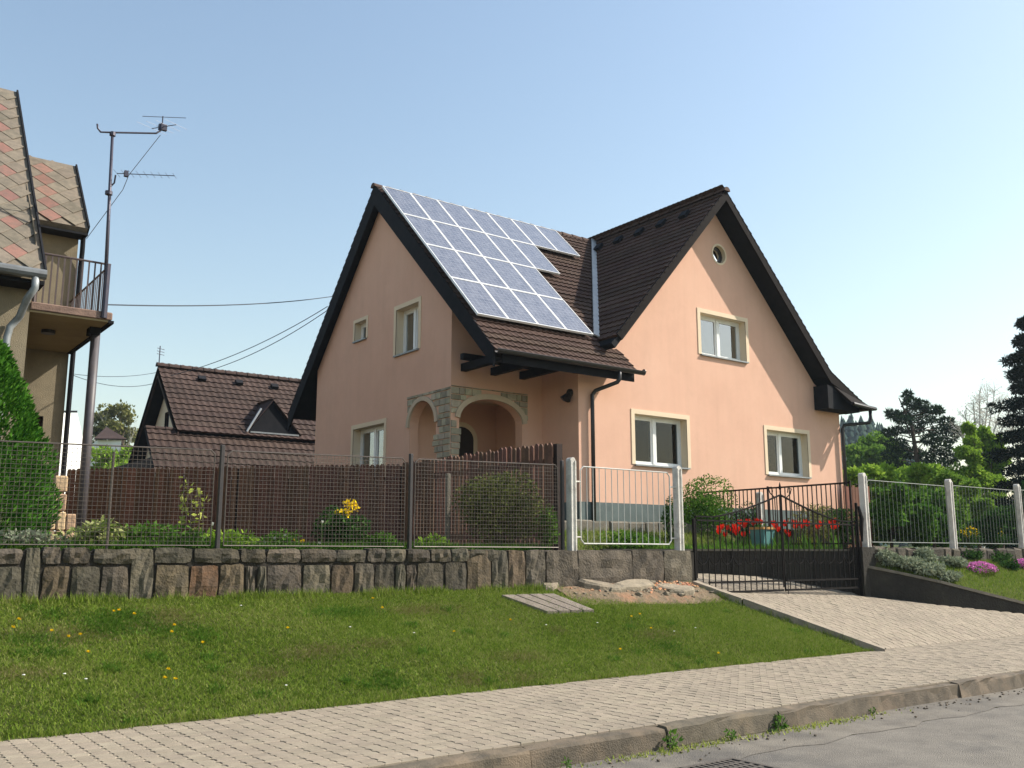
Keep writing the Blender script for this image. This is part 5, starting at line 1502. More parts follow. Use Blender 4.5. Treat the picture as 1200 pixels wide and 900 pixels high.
def patchy(n, spots, mat, nm, h0, h1, w, lean):
    xs = []; ys = []
    for px, py, rx, ry in spots:
        c = march(px, py, lawn_z); m = int(n * rx * ry / sum(a * b for _, _, a, b in spots))
        q = RNG.normal(size=(m, 2)) * .5
        xs.append(c.x + q[:, 0] * rx); ys.append(c.y + q[:, 1] * ry)
    xs = np.concatenate(xs); ys = np.concatenate(ys); k = in_lawn(xs, ys) & (ys > YS) & (ys < YW - .1)
    return blades(nm, xs[k], ys[k], lawn_z, h0, h1, w, mat, lean)
spots_ = [(random.uniform(0, 950), random.uniform(712, 850), random.uniform(.15, .5), random.uniform(.08, .22)) for _ in range(34)]
patchy(26000, [(190, 732, .5, .15), (75, 745, .6, .2), (370, 765, .5, .2), (500, 715, .6, .15), (610, 770, .5, .15), (770, 745, .4, .15), (20, 790, .4, .15)] + spots_[:8], M['straw'], 'dry_grass', .012, .04, .009, 2.5)
patchy(13000, spots_[8:26], M['lawn_dark'], 'clover', .02, .05, .022, 2.0)
n = 3800
patchy(n, [(random.uniform(0, 950), random.uniform(712, 850), .1, .07) for _ in range(46)], M['lawn_dark'], 'lawn_weeds', .02, .06, .024, 2.0)
n = 7000                                             # taller fringe along the pavement and at the wall foot
xe = RNG.uniform(-1.5, 13.5, n)
blades('grass', xe, YS + .02 * np.sin(xe * 5) + .02 * np.sin(xe * 13) + RNG.normal(0.0, 0.03, n), lawn_z, 0.03, 0.085, 0.009, M['lawn'], 1.3)
n = 9000
xe = RNG.uniform(-1.5, 9.2, n); keep = np.sin(xe * 3.1) + np.sin(xe * 7.3 + 1) + RNG.normal(0, 0.6, n) > -0.2; xe = xe[keep]
blades('grass', xe, YW - 0.1 - np.abs(RNG.normal(0.0, 0.05, len(xe))), lawn_z, 0.03, 0.13, 0.01, M['lawn'], 0.9)
n = 60000                                            # small lawn right of the driveway
xe = RNG.uniform(17.6, 26, n); ye = RNG.uniform(8.9, 11.15, n)
k = ye > np.array([ret_y(a) for a in xe]) + 0.16
blades('grass', xe[k], ye[k], bank_z, 0.03, 0.075, 0.012, M['lawn'])

# ================================================================== LAWN ODDS AND ENDS
def dandelion(p, i):
    d = thing('dandelion', 'yellow dandelion flower in the grass bank in front of the stone wall', 'flower', p, 'dandelions in the lawn')
    h = random.uniform(0.05, 0.09)
    MB().tube([p, p + Vector((random.uniform(-.01, .01), random.uniform(-.01, .01), h))], 0.003, 4).build('stem', M['stem'], d)
    n = 26; c = np.array(p + Vector((0, 0, h)))
    a = RNG.uniform(0, 2 * np.pi, n); el = RNG.uniform(0.1, 1.2, n)
    dr = np.stack([np.cos(a) * np.cos(el), np.sin(a) * np.cos(el), np.sin(el)], 1)
    s = np.cross(dr, [0, 0, 1.0]); s = unit(s) * 0.005
    L_ = 0.028
    V = np.stack([np.repeat(c[None], n, 0), c + dr * L_ * .6 + s, c + dr * L_, c + dr * L_ * .6 - s], 1).reshape(-1, 3)
    np_obj('petals', V, np.arange(n)[:, None] * 4 + np.array([[0, 1, 2, 3]]), M['p_yellow'], d)
for i, (px, py) in enumerate([(21.7, 732), (60, 746), (80, 751), (94, 748), (133, 720), (139, 720), (157, 723), (103, 769), (204, 740), (201, 748), (237, 759), (197, 789), (193, 797), (205, 802), (337, 741), (437, 703), (532, 743), (727, 763), (740, 726), (750, 724), (763, 738), (842, 767), (448, 716), (15, 742), (598, 731)]):
    p = march(px, py, lambda a, b: lawn_z(a, b) + 0.04)
    p.z = lawn_z(p.x, p.y); dandelion(p, i)
def daisy(p):
    d = thing('daisy', 'tiny white daisy in the short grass near the pavement', 'flower', p, 'white daisies in the lawn')
    MB().tube([p, p + Vector((0, 0, 0.05))], 0.002, 4).build('stem', M['stem'], d)
    MB().lathe(p + Vector((0, 0, 0.05)), [(0.0, 0.004), (0.012, 0.006), (0.014, 0.0), (0.0, -0.002)], 8).build('petals', M['p_white'], d)
for px, py in [(27, 799), (75, 797), (100, 804), (485, 747), (410, 741), (335, 810), (640, 737), (700, 735), (790, 745), (815, 740), (282, 715)]:
    p = march(px, py, lawn_z); p.z = lawn_z(p.x, p.y); daisy(p)

# weathered board cover lying on the lawn
A_, B_, C_, D_ = [march(a, b, lawn_z) for a, b in ((587, 701), (640, 720), (697, 718), (650, 699))]
cov = thing('board_cover', 'weathered grey wooden boards lying on the grass below the wall', 'board', A_)
for i in range(4):
    t0, t1 = i / 4 + 0.018, (i + 1) / 4 - 0.018
    q = [A_ + (D_ - A_) * t0, B_ + (C_ - B_) * t0, B_ + (C_ - B_) * t1, A_ + (D_ - A_) * t1]
    up_ = Vector((0, 0, 0.05 + random.uniform(-.006, .006)))
    MB().hexa([v for v in q] + [v + up_ for v in q]).build('plank', M['plank'], cov)
# rubble heap: dirt, brick crumbs and flat stones in front of the wall end
def rub_z(x, y):
    d = max(0, 1 - ((x - 11.0) / 2.0) ** 2 - ((y - 11.05) / 0.5) ** 2)
    return lawn_z(x, y) + 0.06 * d ** 0.7 - 0.006
dsh = MB().sheet(lambda u, v: (lambda a, b: (a, b, rub_z(a, b) + random.uniform(0, 0.012)))(9.1 + 3.15 * u, 10.55 + 0.68 * v), 60, 16)
kind(dsh.build('dirt_patch', M['dirt'], fix=False), 'structure')
n = 500
cx = RNG.normal(10.9, 0.6, n); cy = RNG.normal(11.07, 0.07, n); cm = MB()
for a, b in zip(cx, cy):
    if not 9.3 < a < 12.2 or b > 11.2: continue
    s = random.uniform(0.008, 0.026); z = rub_z(a, b)
    cm.chbox(a - s, a + s, b - s * .8, b + s * .8, z - s * .4, z + s, s * .4, s * .3)
kind(cm.build('brick_crumbs', M['brickbit'], fix=False), 'stuff')
n = 170
rb = MB()
for i in range(n):
    a, b = random.gauss(10.9, .8), random.gauss(11.0, .13)
    if not 9.2 < a < 12.2 or not 10.55 < b < 11.2: continue
    sz = random.uniform(.008, .03) if random.random() < .8 else random.uniform(.03, .06); z = rub_z(a, b)
    rb.chbox(a - sz, a + sz, b - sz * .8, b + sz * .8, z - sz * .4, z + sz * .8, sz * .35, sz * .25)
kind(rb.build('rubble', M['flat'], fix=False), 'stuff')
flat = [(745, 687, 0.47, 0.18, 'broad tilted grey slab in the middle of the rubble'), (703, 689, 0.38, 0.14, 'pale yellowish flat stone left of the tilted slab'), (664, 684, 0.45, 0.13, 'dark long stone lying against the wall foot'),
        (622, 687, 0.40, 0.12, 'long low stone at the left end of the rubble'), (785, 690, 0.29, 0.15, 'slanted stone right of the tilted slab'), (806, 679, 0.34, 0.13, 'flat dark stone beside the end of the wall'),
        (724, 693, 0.18, 0.08, 'small cream stone at the front of the rubble'), (597, 688, 0.15, 0.08, 'round pale stone in the grass left of the boards'), (823, 682, 0.34, 0.15, 'grey stone beside the driveway edging'),
        (765, 680, 0.34, 0.11, 'thin slab pushed against the wall behind the tilted slab'), (690, 680, 0.28, 0.08, 'narrow dark slab at the wall foot behind the pale stone'), (800, 694, 0.25, 0.11, 'low slab at the front right of the rubble'), (645, 690, 0.22, 0.08, 'small brown slab in front of the long dark stone')]
for px, py, w, d_, lab in flat:
    p = march(px, py, rub_z); m = MB()
    n = 7; rot = random.uniform(-.3, .3); th = random.uniform(0.05, 0.09)
    ring = []
    for i in range(n):
        a = 2 * math.pi * i / n
        rr = random.uniform(0.8, 1.15)
        x, y = w * rr * math.cos(a), d_ * rr * math.sin(a)
        ring.append(Vector((p.x + x * math.cos(rot) - y * math.sin(rot), p.y + x * math.sin(rot) + y * math.cos(rot), 0)))
    tl_ = random.uniform(-.12, .12)
    bot = [Vector((v.x, v.y, rub_z(v.x, v.y) - 0.03)) for v in ring]
    mid = [Vector((v.x, v.y, p.z + th * .6 + tl_ * (v.x - p.x) - .25 * (v.y - p.y) * -1)) for v in ring]
    c_ = Vector((p.x, p.y, 0)); top = [Vector((c_.x + (v.x - c_.x) * .86, c_.y + (v.y - c_.y) * .82, v.z + th * .4)) for v in mid]
    vs = bot + mid + top
    fs = [(k * n + i, k * n + (i + 1) % n, (k + 1) * n + (i + 1) % n, (k + 1) * n + i) for k in (0, 1) for i in range(n)] + [tuple(2 * n + i for i in range(n))]
    o = m.add(vs, fs).build('flat_stone', M['flat']); tag(o, lab, 'stone', 'rubble stones by the wall')

# drain grate in the gutter
dg = thing('drain_grate', 'rusty cast iron drain grate in the road gutter', 'drain', (5.85, 4.98, ZR))
gx, gy_ = 5.72, 5.0
rm = MB(); W_, H_ = 0.62, 0.5
rm.box(gx, gx + W_, gy_, gy_ + 0.04, ZR - 0.02, ZR + 0.022); rm.box(gx, gx + W_, gy_ + H_ - 0.04, gy_ + H_, ZR - 0.02, ZR + 0.022); rm.box(gx, gx + 0.04, gy_ + 0.04, gy_ + H_ - 0.04, ZR - 0.02, ZR + 0.022); rm.box(gx + W_ - 0.04, gx + W_, gy_ + 0.04, gy_ + H_ - 0.04, ZR - 0.02, ZR + 0.022)
rm.build('frame', M['grate'], dg)
MB().box(gx + 0.04, gx + W_ - 0.04, gy_ + 0.04, gy_ + H_ - 0.04, ZR - 0.01, ZR + 0.006).build('dark_plate', M['void'], dg)  # flat near-black plate; the darkness below the bars is painted
for i in range(1, 9): 
    x = gx + 0.04 + (W_ - 0.08) * i / 9; MB().box(x - 0.014, x + 0.014, gy_ + 0.04, gy_ + H_ - 0.04, ZR + 0.007, ZR + 0.02).build('bar', M['grate'], dg)
for y in (gy_ + 0.155, gy_ + 0.25, gy_ + 0.345): MB().box(gx + 0.04, gx + W_ - 0.04, y - 0.018, y + 0.018, ZR + 0.008, ZR + 0.0185).build('cross_bar', M['grate'], dg)

# weeds along the kerb
def weed(px, py, z, h, lab, n=40, yy=None):
    p = aty(px, py, yy) if yy else atz(px, py, z)
    p = Vector((p.x, p.y, z))
    d = thing('weed', lab, 'weed', p, 'weeds growing along the kerb')
    c = np.array(p)
    P, D = ell(n, c + [0, -0.0, h * .55], (h * .55, h * .35, h * .5), 0.3)
    plant_mesh('leaves', leaves(P, h * .38, .5, D, 0.8), M['l_mid'], d)
    st = MB()
    for i in range(5): st.tube([p, p + Vector((random.uniform(-.5, .5) * h, random.uniform(-.4, .2) * h, h * .8))], 0.004, 4)
    st.build('stems', M['stem'], d)
weed(788, 872, ZR + 0.015, 0.136, 'leafy green weed against the kerb face above the drain', yy=6.04)
weed(857, 874, ZR + 0.015, 0.095, 'grassy weed in the gutter right of the drain', 34, yy=6.0)
weed(913, 846, ZR + 0.015, 0.136, 'tall bushy weed growing out of the kerb joint', 46, yy=6.05)
weed(905, 862, ZR + 0.015, 0.048, 'tiny green weed at the foot of the kerb joint', 20, yy=6.0)
weed(664, 893, ZR + 0.015, 0.075, 'small weed in the gutter at the lower edge', 26, yy=6.0)
weed(1022, 824, ZR + 0.015, 0.068, 'moss and weed in the second kerb joint', 22, yy=6.05)
n = 900                                             # low weeds and moss in the gutter
xe = np.concatenate([RNG.normal(6.3, .5, n // 2), RNG.normal(8.2, .6, n // 2)]); ye = 6.05 - np.abs(RNG.normal(0, .07, n))
blades('gutter_weeds', xe, ye, lambda a, b: ZR + 0.018, 0.01, 0.045, 0.014, M['l_yellow'], 1.5)
n = 160                                             # crumbs of grit
gm = MB()
for i in range(n):
    a, b = random.uniform(3, 14), 6.05 - abs(random.gauss(0, .16)); s = random.uniform(.004, .013)
    gm.chbox(a - s, a + s, b - s, b + s, ZR + 0.012, ZR + 0.012 + s * 1.3, s * .35, s * .2)
kind(gm.build('gutter_grit', M['kerb'], fix=False), 'stuff')

# ================================================================== GARDEN PLANTS
def bush(name, label, cat, c, r, n, size, mat, aspect=.5, group=None, shell=.55, sub=7, bias=.5, core=None):
    """c: foot of the plant; r: half extents; built of several leafy clumps"""
    t = thing(name, label, cat, c, group)
    cl = []
    for i in range(sub):
        a = random.uniform(0, 2 * math.pi); q = random.uniform(.15, .62)
        zc = random.uniform(.3, .78)
        f = random.uniform(.42, .62)
        cl.append(((c[0] + r[0] * q * math.cos(a), c[1] + r[1] * q * math.sin(a), c[2] + 2 * r[2] * zc), (r[0] * f, r[1] * f, r[2] * f)))
    cl.append(((c[0], c[1], c[2] + r[2] * .8), (r[0] * .6, r[1] * .6, r[2] * .75)))
    P = []; D = []
    for cc, rr in cl:
        p, d = ell(n // len(cl), cc, rr, shell); P.append(p); D.append(d)
    P = np.concatenate(P); D = np.concatenate(D); P[:, 2] = np.maximum(P[:, 2], c[2] + .01)
    plant_mesh('foliage', leaves(P, size, aspect, D, bias), mat, t)
    st = MB()
    for i in range(6):
        e = cl[i % len(cl)][0]
        st.tube([Vector(c) + Vector((random.uniform(-.05, .05), random.uniform(-.05, .05), 0)), Vector(c) * .4 + Vector(e) * .6 + Vector((0, 0, -.05)), Vector(e)], [.018 * r[2] + .004, .012 * r[2] + .003, .004], 5)
    st.build('stems', M['bark'], t)
    return t
def at_ground(px, Y, z=ZG):
    p = aty(px, 640, Y); return (p.x, Y, z)

# clipped thuja cone at the left edge
tc = (1.5, 13.0, 1.6)
th = thing('thuja', 'tall dense green cone shaped thuja behind the wire mesh', 'shrub', tc)
n = 40000
hh = RNG.uniform(0, 1, n) ** 1.35
prof = np.interp(hh, [0, .12, .35, .6, .8, .93, 1], [.78, .92, .88, .7, .44, .24, .04])
az = RNG.uniform(0, 2 * np.pi, n)
lump = 1 + .1 * np.sin(az * 5 + hh * 9) + .08 * np.sin(az * 9 - hh * 17)
rr = prof * lump * (1 - .28 * RNG.uniform(0, 1, n) ** 2)
P = np.stack([tc[0] + rr * np.cos(az), tc[1] + rr * np.sin(az), tc[2] + 2.72 * hh], 1)
D = np.stack([np.cos(az) * .8, np.sin(az) * .8, np.full(n, .9)], 1)
plant_mesh('foliage', leaves(P, .068, .38, D, 2.0), M['l_thuja'], th)
MB().tube([(tc[0], tc[1], 1.5), (tc[0], tc[1], 4.1)], [.07, .01], 6).build('trunk', M['bark'], th)

for px, Y, rx, rz, nn, sz, mt_, lab, nm, cat in [
    (108, 11.75, .3, .17, 520, .1, 'l_var', 'variegated yellow and green leafy plant beside the grey column', 'variegated_plant', 'plant'),
    (170, 11.9, .42, .16, 600, .07, 'l_mid', 'low bright green perennial right of the variegated plant', 'perennial', 'plant'),
    (215, 11.75, .35, .13, 500, .07, 'l_mid', 'low green perennial in front of the yellow sapling', 'perennial', 'plant'),
    (275, 11.75, .38, .12, 500, .08, 'l_bright', 'light green broad leaved plant behind the first dark fence post', 'perennial', 'plant'),
    (330, 11.8, .32, .12, 480, .06, 'l_mid', 'green perennial between white daffodils and yellow tulips', 'perennial', 'plant'),
    (402, 12.0, .42, .32, 1500, .075, 'l_dark', 'dark green shrub with yellow flower heads on top', 'mahonia_shrub', 'shrub'),
    (450, 11.75, .3, .14, 500, .07, 'l_mid', 'low green plant left of the second dark fence post', 'perennial', 'plant'),
    (505, 11.7, .3, .1, 420, .07, 'l_bright', 'low yellow green plant at the pale garden post', 'perennial', 'plant'),
    (25, 11.7, .3, .1, 350, .07, 'l_silver', 'grey green cushion plant below the thuja', 'cushion_plant', 'plant'),
    (65, 11.75, .25, .09, 300, .06, 'l_silver', 'grey green cushion plant in front of the sandstone steps', 'cushion_plant', 'plant')]:
    c = at_ground(px, Y); bush(nm, lab, cat, c, (rx, rx * .6, rz), nn, sz, M[mt_])
c = at_ground(592, 11.85); bush('garden_shrub', 'large loose bronze green shrub behind the wire mesh near the barred panel', 'shrub', c, (.9, .42, .66), 8000, .06, M['l_bronze'], sub=16, shell=.3)
c = at_ground(640, 11.75); bush('garden_shrub', 'small fresh green shrub against the right end of the wire mesh', 'shrub', c, (.17, .15, .4), 700, .07, M['l_mid'])
# low green cover between the plants
n = 16000
xe = RNG.uniform(-.5, 9.3, n); ye = 11.48 + np.abs(RNG.normal(0, .35, n))
blades('ground_cover', xe, ye, gz, .03, .16, .025, M['l_mid'], 1.2)
# yellow sapling
sp = at_ground(226, 12.4)
sap = thing('sapling', 'thin young sapling with yellow green leaves before the dark boards', 'sapling', sp)
st = MB(); pts_ = []
for i in range(5):
    a = Vector(sp) + Vector((random.uniform(-.12, .12), random.uniform(-.1, .1), 0)); b = a + Vector((random.uniform(-.12, .12), random.uniform(-.1, .1), random.uniform(.5, 1.05)))
    st.tube([a, (a + b) / 2 + Vector((.02, 0, 0)), b], [.01, .008, .004], 5)
    for k in range(16): pts_.append(a + (b - a) * random.uniform(.25, 1) + Vector([random.gauss(0, .05) for _ in range(3)]))
st.build('stem', M['bark'], sap)
plant_mesh('leaves', leaves(np.array([tuple(p) for p in pts_]), .09, .5), M['l_yellow'], sap)
# flower heads
def flower(name, label, cat, p, h, col, r, group, leafy=True):
    d = thing(name, label, cat, p, group)
    top = p + Vector((random.uniform(-.03, .03), random.uniform(-.03, .03), h))
    MB().tube([p, top], .005, 4).build('stem', M['stem'], d)
    m = MB(); n = 6
    for i in range(n):                             # cup of six petals
        a = 2 * math.pi * i / n; ca, sa = math.cos(a), math.sin(a); cb, sb_ = math.cos(a + .55), math.sin(a + .55); cc, sc_ = math.cos(a - .55), math.sin(a - .55)
        m.add([top, top + Vector((cb * r * .8, sb_ * r * .8, r * .8)), top + Vector((ca * r * .75, sa * r * .75, r * 2.0)), top + Vector((cc * r * .8, sc_ * r * .8, r * .8))], [(0, 1, 2, 3)])
    m.build('petals', col, d, fix=False)
    if leafy:
        m = MB()
        for i in range(3):
            a = random.uniform(0, 6.28); v = Vector((math.cos(a), math.sin(a), 0)); s = Vector((-v.y, v.x, 0)) * .022
            m.add([p, p + v * .07 + s + Vector((0, 0, h * .4)), p + v * .13 + Vector((0, 0, h * .75)), p + v * .07 - s + Vector((0, 0, h * .4))], [(0, 1, 2, 3)])
        m.build('leaves', M['l_mid'], d, fix=False)
    return d
tul = [(842, 620), (846, 618), (843, 624), (853, 619), (858, 622), (862, 618), (864, 621), (867, 613), (871, 615), (876, 612), (874, 617), (882, 614), (888, 612), (892, 613), (862, 625), (871, 627), (879, 624), (909, 617), (906, 614), (919, 615), (921, 613), (931, 618), (936, 614), (940, 617), (925, 627), (922, 624), (930, 613), (942, 613), (947, 615), (961, 614), (975, 614), (978, 611), (981, 617), (976, 619), (960, 618), (850, 627), (885, 611), (912, 621)]
for px, py in tul:
    Y = random.uniform(13.4, 14.2) if px < 900 else random.uniform(12.9, 13.6)
    if px > 940: Y = random.uniform(12.2, 12.6)
    p = aty(px, py, Y); zt = p.z
    flower('tulip', 'red tulip in bloom in the bed behind the black gate', 'tulip', Vector((p.x, Y, 1.66)), max(.12, zt - 1.66 - .05), M['p_red'], .068, 'red tulips in the bed')
for px, py in [(374, 634), (312, 633), (323, 628), (337, 625), (246, 611), (249, 612), (378, 609)]:
    p = aty(px, py, 11.8); flower('daffodil', 'white flower standing among low green plants behind the mesh', 'flower', Vector((p.x, 11.8, ZG)), max(.08, p.z - ZG - .05), M['p_white'], .022, 'white flowers behind the mesh', False)
for px, py in [(349, 632), (352, 634), (357, 633)]:
    p = aty(px, py, 11.75); flower('yellow_tulip', 'small yellow tulip low behind the mesh in the middle panel', 'tulip', Vector((p.x, 11.75, ZG)), max(.08, p.z - ZG - .03), M['p_yellow'], .024, 'yellow tulips behind the mesh')
yh = []
c = np.array(at_ground(402, 12.0))
for i in range(9):
    p, d = ell(22, c + [random.uniform(-.3, .2), random.uniform(-.15, .1), random.uniform(.5, .66)], (.06, .06, .05), .4); yh.append(p)
ob = plant_mesh('flower_heads', leaves(np.concatenate(yh), .04, .8), M['p_yellow'], bpy.data.objects['mahonia_shrub']); kind(ob, 'stuff')
# turquoise tub in the tulip bed
tp = aty(894, 640, 13.5)
tub = thing('plant_tub', 'turquoise square tub with orange rim among the red tulips', 'tub', (tp.x, 13.5, 1.66))
zt_ = aty(894, 619, 13.5).z
def fr_(z0, z1, w0, w1): return [(tp.x + a * w, 13.5 + b * w, z) for z, w in ((z0, w0), (z1, w1)) for a, b in ((-1, -1), (1, -1), (1, 1), (-1, 1))]
MB().hexa(fr_(1.66, zt_ - .03, .15, .19)).build('tub_body', M['teal'], tub)
rmm = MB()
for a, b, c_, d_ in ((-.21, .21, -.21, -.17), (-.21, .21, .17, .21), (-.21, -.17, -.17, .17), (.17, .21, -.17, .17)): rmm.box(tp.x + a, tp.x + b, 13.5 + c_, 13.5 + d_, zt_ - .028, zt_ + .02)
rmm.build('rim', M['rim'], tub)
P, D = ell(150, (tp.x, 13.5, zt_ + .02), (.15, .15, .06), .2)
plant_mesh('leaves', leaves(P, .05, .5), M['l_mid'], tub)
# bed planting
n = 9000
xe = RNG.uniform(12.4, 17.2, n); ye = 15.8 - RNG.uniform(0, 1, n) * 4.2
k = (ye > 11.75 + (17.14 - xe) * .5056)
blades('bed_greens', xe[k], ye[k], lambda a, b: 1.66, .05, .2, .03, M['l_mid'], .9)
def bpx(px, Y): p = aty(px, 640, Y); return (p.x, Y, 1.66)
bush('round_shrub', 'round clipped green shrub against the peach house wall', 'shrub', bpx(826, 14.95), (1.1, .7, .86), 9000, .06, M['l_mid'], sub=14)
bush('bed_shrub', 'light yellow green leafy clump among the tulips right of the tub', 'shrub', bpx(946, 13.0), (.24, .2, .16), 700, .08, M['l_yellow'])
bush('rose_bush', 'thin leafy rose bush in front of the house wall right of the tulips', 'shrub', bpx(962, 13.6), (.9, .5, .62), 2600, .06, M['l_olive'], shell=.2)
bush('rose_bush', 'dark loose bush beside the black gate post and lock', 'shrub', bpx(990, 12.6), (.55, .4, .5), 1900, .06, M['l_dark'], shell=.2)
bush('bed_shrub', 'dark green bush between the round shrub and the concrete post', 'shrub', bpx(877, 14.8), (.5, .35, .55), 1900, .06, M['l_dark'])
bush('bed_shrub', 'low dark green plants behind the pale barred panel', 'shrub', bpx(745, 13.9), (.9, .4, .2), 1500, .07, M['l_mid'])
bush('bed_shrub', 'upright narrow green shrub touching the round shrub on its left', 'shrub', bpx(786, 14.4), (.2, .2, .62), 900, .06, M['l_dark'])
n = 3000
blades('terrace_grass', RNG.uniform(11.3, 17, n), RNG.uniform(14.1, 14.75, n), lambda a, b: 1.65 + .42 * (b - 14.1) / .66, .05, .16, .02, M['lawn'], .8)

# ---- bank right of the driveway
def bk(px, py): return march(px, py, lambda x, y: bank_z(x, y) if (x > 17.2 and y > ret_y(x) + 0.08) else -9.0, 12, 40)
for px, py, rx, rz, nn, lab in [(1044, 662, .4, .15, 1100, 'silver grey trailing plant at the upper end of the sloping coping'), (1066, 668, .5, .15, 1500, 'grey green trailing plant spilling over the middle of the coping'),
        (1092, 674, .55, .13, 1500, 'wide grey green mat in the middle of the right bank'), (1112, 680, .4, .1, 900, 'low grey mat nearest the pink cushion along the coping'), (1055, 652, .45, .17, 1200, 'tall silver grey clump beside the first white fence post'),
        (1085, 658, .45, .14, 1200, 'silver grey clump below the first right fence panel'), (1118, 664, .4, .12, 900, 'silver grey clump below the second white fence post')]:
    p = bk(px, py); p.z = bank_z(p.x, p.y) - .02
    bush('silver_plant', lab, 'plant', tuple(p), (rx, rx * .5, rz), nn, .07, M['l_silver'])
for px, py, rx, lab in [(1148, 668, .5, 'wide cushion of pink phlox on the right bank'), (1199, 664, .4, 'pink phlox cushion cut by the right edge')]:
    p = bk(px, py); p.z = bank_z(p.x, p.y) - .02
    ph = thing('phlox_cushion', lab, 'flower', tuple(p), 'pink phlox cushions')
    n = 2600
    q, d = ell(n, (p.x, p.y, p.z), (rx, rx * .62, .19), .85); q = q[q[:, 2] > p.z - .01]
    plant_mesh('blossoms', leaves(q, .035, .9), M['p_pink'], ph)
    q, d = ell(900, (p.x, p.y, p.z), (rx * 1.03, rx * .66, .16), .8); q = q[q[:, 2] > p.z - .01]
    plant_mesh('leaves', leaves(q, .05, .5), M['l_mid'], ph)
for px, py, rx, lab in [(1172, 660, .4, 'dark green low plant between the two pink cushions'), (1186, 668, .35, 'low green plant right of the wide pink cushion'), (1140, 656, .4, 'dark green low plant behind the wide pink cushion')]:
    p = bk(px, py); p.z = bank_z(p.x, p.y) - .02
    bush('low_plant', lab, 'plant', tuple(p), (rx, rx * .5, .13), 600, .06, M['l_dark'])
# yellow flower clump behind the right fence
for px, lab in ((1137, 'yellow flowering clump behind the right fence near the middle post'), (1166, 'fainter yellow flowering clump behind the last fence panel')):
    p = aty(px, 640, 12.6); c = (p.x, 12.6, 1.72)
    yb = bush('yellow_flowers', lab, 'flower', c, (.4, .3, .26), 900, .06, M['l_dark'])
    q, d = ell(90 if px < 1150 else 45, (c[0], c[1], c[2] + .42), (.32, .2, .14), .2)
    plant_mesh('petals', leaves(q, .06, .8), M['p_yellow'], yb)['kind'] = 'stuff'

# orange board fence behind the house corner
of = thing('orange_fence', 'short reddish orange board fence beyond the house corner', 'fence', (24.5, 16.5, 1.6))
A_, B_ = aty(990, 600, 15.6), aty(1012, 600, 15.6)
k = 0; x = A_.x
while x < B_.x + .3:
    MB().box(x, x + .12, 15.6, 15.62, 1.6, aty(1005, 570, 15.6).z + random.uniform(-.03, .03)).build('board', M['orange_wood'], of); x += .14

# ================================================================== TREES
def foot(px, d, z=1.6):
    p = far(px, 640, d); return Vector((p.x, p.y, z))
def htop(px, py, d): return far(px, py, d).z
def px_m(d): return d / 1126.0
def limb(mb, a, b, r0, r1, n=6, wob=.08):
    a, b = Vector(a), Vector(b); ln = (b - a).length
    pts = [a + (b - a) * t + Vector([random.uniform(-wob, wob) * ln * (0 if t in (0, 1) else 1) for _ in range(3)]) for t in (0, .33, .66, 1)]
    mb.tube(pts, [r0 + (r1 - r0) * t for t in (0, .33, .66, 1)], n)
    return pts

# pine with layered, open clumps; clump centres read off the photo (x, y, half width, half height in photo pixels)
D_ = 60.0
pf = foot(1085, D_, 1.5)
pine = thing('pine_tree', 'dark layered pine tree standing against the pale sky', 'tree', pf)
s_ = px_m(D_)
cl_px = [(1063, 463, 5, 6), (1068, 472, 10, 6), (1080, 474, 9, 6), (1072, 483, 13, 6), (1050, 487, 11, 6), (1044, 484, 6, 4), (1092, 481, 11, 6), (1100, 481, 6, 5), (1060, 492, 12, 5), (1085, 492, 14, 6), (1050, 505, 13, 5), (1041, 507, 7, 4), (1072, 503, 13, 6), (1108, 494, 9, 6), (1100, 505, 12, 6), (1117, 503, 9, 6), (1123, 506, 6, 4), (1090, 515, 12, 7), (1112, 514, 10, 6), (1050, 520, 15, 8), (1066, 531, 17, 9), (1044, 533, 11, 7), (1085, 535, 13, 8), (1103, 526, 14, 8), (1095, 545, 17, 9), (1070, 549, 16, 8), (1113, 537, 12, 9), (1050, 545, 12, 7), (1080, 560, 22, 8)]
tr = MB(); ax = [pf + Vector((0, 0, 0)), Vector((foot(1083, D_).x, foot(1083, D_).y, htop(1083, 545, D_))), Vector((foot(1079, D_).x, foot(1079, D_).y, htop(1079, 500, D_))), Vector((foot(1066, D_).x, foot(1066, D_).y, htop(1066, 466, D_)))]
tr.tube(ax, [.22, .17, .1, .03], 8)
P = []; Dd = []
for x, y, w, h in cl_px:
    dd = D_ + random.uniform(-1.6, 1.6)
    c = far(x, y, dd)
    n = int(24 * (w * h) ** .62)
    p, d = ell(n, (c.x, c.y, c.z), (w * s_ * .85, w * s_ * .8, h * s_ * .55), .3); P.append(p); Dd.append(d)
    t = max(0.0, min(1.0, (c.z - ax[1].z) / (ax[3].z - ax[1].z)))
    q = ax[1] + (ax[3] - ax[1]) * max(0, t - .12)
    limb(tr, q, c - Vector((0, 0, h * s_ * .3)), .05, .015, 5)
plant_mesh('crown', leaves(np.concatenate(P), .3, .24, np.concatenate(Dd), .8), M['l_pine'], pine)
tr.build('trunk', M['bark'], pine)

